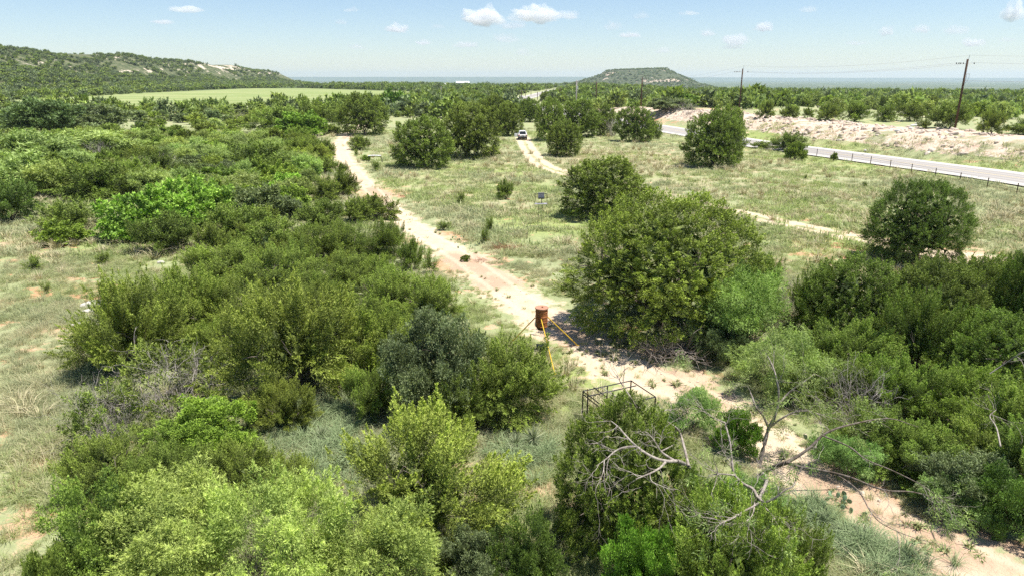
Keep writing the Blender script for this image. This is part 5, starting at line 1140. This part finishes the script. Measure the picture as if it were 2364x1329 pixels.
T3m = [limb([(1600, 1110, b3.z), (1595, 1085, 1.0), (1580, 1070, 2.2), (1562, 1063, 3.5)], .10, .08), limb([(1562, 1063, 3.5), (1536, 1063, 3.6), (1503, 1052, 3.8), (1469, 1029, 4.0), (1445, 1005, 4.2), (1428, 985, 4.3), (1411, 971, 4.4)], .07, .015)]
T3x = [limb([(1469, 1029, 4.0), (1440, 1032, 4.0), (1418, 1042, 3.9), (1400, 1058, 3.9), (1376, 1075, 3.8)], .045, .012), limb([(1536, 1066, 3.6), (1522, 1080, 3.6), (1500, 1092, 3.6), (1468, 1105, 3.5)], .05, .02), limb([(1500, 1092, 3.6), (1505, 1110, 3.5), (1530, 1122, 3.4), (1556, 1131, 3.4)], .02, .008),
       limb([(1395, 1060, 3.9), (1392, 1090, 3.8), (1375, 1128, 3.7)], .022, .007), limb([(1560, 1064, 3.5), (1530, 1045, 3.7), (1518, 1030, 3.9), (1512, 1018, 4.1)], .05, .025), limb([(1526, 1041, 3.75), (1556, 1025, 3.2), (1560, 1015, 3.3)], .03, .012),
       limb([(1590, 1075, 2.2), (1570, 1000, 2.6), (1543, 975, 3.4), (1509, 958, 3.6), (1469, 937, 3.8), (1428, 917, 3.9), (1388, 893, 4.0)], .065, .015), limb([(1469, 937, 3.8), (1455, 915, 4.0), (1435, 885, 4.2), (1425, 868, 4.3), (1412, 850, 4.4)], .04, .012), limb([(1509, 958, 3.6), (1540, 945, 3.2), (1556, 952, 3.2)], .03, .01)]
limb_tree('dead_mesquite', 'bare pinkish grey mesquite limbs jutting left over the dense green juniper', T3m, T3x, 5, 403, M_DEAD, 0, .6)
# soft mesquite foliage hanging around the limbs
for px, py, w_, yt, lab in ((1735, 1240, 140, 1100, 'feathery mesquite crown under the bare limbs by the track'), (1590, 1010, 130, 890, 'thin mesquite crown beside the black metal rack'), (1950, 1115, 150, 1010, 'feathery mesquite crown over the dark leaning trunk'), (2190, 1215, 170, 1110, 'feathery mesquite crown drooping to the track at the right')):
    px_plant(MQ, px, py, w_, yt, lab, 'feathery crowns around the half dead mesquite', depth=.5, col=(.78, .95, .85))
for k, (px, py, pts) in enumerate(((2320, 940, [(2285, 862, 2.3), (2310, 845, 2.6), (2340, 825, 3.0), (2364, 812, 3.3), (2420, 790, 3.6)]), (2290, 1000, [(2310, 1030, 3.0), (2300, 985, 3.2), (2285, 960, 3.2), (2300, 945, 3.3)]), (2230, 870, [(2190, 860, 1.2), (2215, 885, 1.0), (2235, 925, .4)]))):
    g = rs(600+k); P, r_ = limb(pts, .035, .012); tw = [(P, r_)]; twigs(tw, [(P, r_)], g, 5, .8, .02); off = P[0]; V, F = tubes([(a-off, b) for a, b in tw], 5); o = link('bare_branch', mesh_np('bare_branch', V, F, M_DEAD, smooth=True)); o.location = tuple(off)
    tag(o, ['long pale bare trunk crossing the right thicket to the picture edge', 'pale twisted bare limb near the right picture edge', 'short pale bare trunk behind the bright tipped juniper'][k], 'dead branch')
# --- far buildings
M_ROOFW = simple('white_sheet_roof', (.80, .80, .79), .4, .1, .04); M_WALLB = simple('barn_wall', (.42, .38, .33), .8)
for px, py, Y, wd, dp, hw_, rf, lab in ((1068, 188, 1120, 20, 12, 4.5, 2.4, 'white roofed barn on the plain before the blue hills'), (1033, 193, 1000, 9, 7, 3, 1.6, 'small white roofed shed left of the white barn'), (984, 200, 800, 7, 6, 3, 2.0, 'small pale house at the far end of the green field'), (1333, 193, 1500, 10, 8, 4, 2, 'tiny pale house before the left foot of the mesa')):
    p_ = atY(px, 200, Y); p_.z = float(height(np.array([p_.x]), np.array([p_.y]))[0]); d = ray(px, py); top = CZ+d[2]/d[1]*Y-p_.z; b_ = empty('farm_building', p_, .15); tag(b_, lab, 'building'); wh = top-rf
    MB().box((0, 0, wh/2), (wd, dp, wh)).build('wall', M_WALLB, b_); a, c_ = wd/2+.5, dp/2+.6
    MB().add([(-a, -c_, wh), (a, -c_, wh), (a, c_, wh), (-a, c_, wh), (-a, 0, wh+rf), (a, 0, wh+rf), (-a, -c_, wh-.2), (a, -c_, wh-.2), (a, c_, wh-.2), (-a, c_, wh-.2)], [(0, 1, 5, 4), (2, 3, 4, 5), (0, 4, 3), (1, 2, 5), (6, 7, 1, 0), (7, 8, 2, 1), (8, 9, 3, 2), (9, 6, 0, 3), (9, 8, 7, 6)]).build('roof', M_ROOFW, b_)
    MB().box((wd*.2, -dp/2-.05, 1.4), (2.4, .1, 2.8)).build('door', M_TRIM, b_)

# ------------------------------------------------------------------ clouds (volumes high above and beyond the haze)
cm = bpy.data.materials.new('cloud_vapour'); cm.use_nodes = True; q = cm.node_tree; q.nodes.clear(); vo = q.nodes.new('ShaderNodeVolumePrincipled'); mo = q.nodes.new('ShaderNodeOutputMaterial')
vo.inputs['Color'].default_value = (.99, .99, 1, 1); vo.inputs['Density'].default_value = .0036; vo.inputs['Anisotropy'].default_value = .0; q.links.new(vo.outputs[0], mo.inputs['Volume'])
CL = [(1118, 34, 92, 38), (1180, 56, 66, 18), (1238, 30, 118, 34), (1312, 34, 58, 15), (1164, 87, 60, 18), (918, 64, 62, 18), (790, 50, 30, 9), (825, 107, 46, 11), (975, 98, 34, 9), (1076, 102, 60, 13), (1208, 119, 40, 16), (430, 21, 72, 12), (810, 22, 38, 9),
      (1417, 57, 44, 18), (1460, 80, 50, 10), (1530, 115, 40, 14), (1475, 36, 44, 12), (1636, 75, 34, 14), (1700, 90, 58, 22), (1690, 108, 60, 9), (1762, 62, 46, 18), (1867, 21, 34, 13), (1975, 98, 62, 10), (2049, 69, 34, 22), (2130, 66, 40, 16), (2208, 67, 60, 20), (2248, 97, 46, 18), (2345, 25, 52, 40), (2325, 92, 36, 8), (380, 50, 50, 9), (1590, 30, 50, 9), (1010, 60, 30, 8)]
for k, (px, py, wp, hp) in enumerate(CL):
    d = Vector(ray(px, py)); d /= d.y; dist = min(26000, 1500/max(d.z, .02)+2500); c0 = Vector((0, 0, CZ))+d*dist; kx = dist/FP
    g = rs(700+k); nu, nv = 40, 22; u_, v_ = np.meshgrid(np.linspace(0, 2*pi, nu, endpoint=False), np.linspace(-pi/2, pi/2, nv)); X = np.cos(u_)*np.cos(v_); Y = np.sin(u_)*np.cos(v_); Z = np.sin(v_)
    r = .55+1.5*(fbm(X*2.3+k*7+Z*1.3, Y*2.3+Z*2.1, 700+k, 4)-.36); r = np.clip(r, .15, 1.3)
    Z = np.where(Z < 0, Z*.45, Z)
    V = np.stack([(X*r*wp*.56*kx).ravel(), (Y*r*wp*.42*kx).ravel(), (Z*r*hp*.85*kx-hp*.25*kx).ravel()], 1)
    i = np.arange(nu*nv).reshape(nv, nu); j = np.roll(i, -1, 1); F = np.stack([i[:-1], j[:-1], j[1:], i[1:]], -1).reshape(-1, 4)
    mm = cm if k in (0, 2, 27) else None
    if mm is None:
        key = 'cloud_vapour_%d' % (k % 3); mm = bpy.data.materials.get(key)
        if mm is None: mm = cm.copy(); mm.name = key; mm.node_tree.nodes['Principled Volume'].inputs['Density'].default_value = (.0016, .0009, .0026)[k % 3]
    o = link('cloud', mesh_np('cloud', V, F, mm, smooth=True)); o.location = c0
    row = 'high' if py < 45 else 'middle' if py < 85 else 'low'; side = 'left of the centre' if px < 1000 else 'above the left of the mesa' if px < 1350 else 'above the mesa' if px < 1560 else 'between mesa and poles' if px < 1850 else 'around the nearest pole' if px < 2240 else 'at the right picture edge'
    lab = {0: 'bright puffy cloud, left one of the two largest', 2: 'long bright cloud right of the puffy one', 1: 'small cloud under the gap of the two largest', 3: 'wispy tail cloud right of the long bright one', 27: 'bright cloud cut by the right picture edge'}.get(k, '%s little %s cloud %s, about %s' % (['faint', 'thin', 'pale'][k % 3], ['oval', 'flat', 'ragged'][(k//3) % 3], side, row+' in the sky'))
    tag(o, lab, 'cloud', 'small fair weather clouds')
# ------------------------------------------------------------------ haze
hm = bpy.data.materials.new('haze_air'); hm.use_nodes = True; q = hm.node_tree; q.nodes.clear(); vo = q.nodes.new('ShaderNodeVolumePrincipled'); mo = q.nodes.new('ShaderNodeOutputMaterial')
vo.inputs['Color'].default_value = (.78, .89, 1.0, 1); vo.inputs['Density'].default_value = 6.0e-5; vo.inputs['Anisotropy'].default_value = .2; q.links.new(vo.outputs[0], mo.inputs['Volume'])
hb = MB().box((0, 9100, 30), (43000, 24000, 260)).build('haze', hm); tag(hb, kind='stuff')
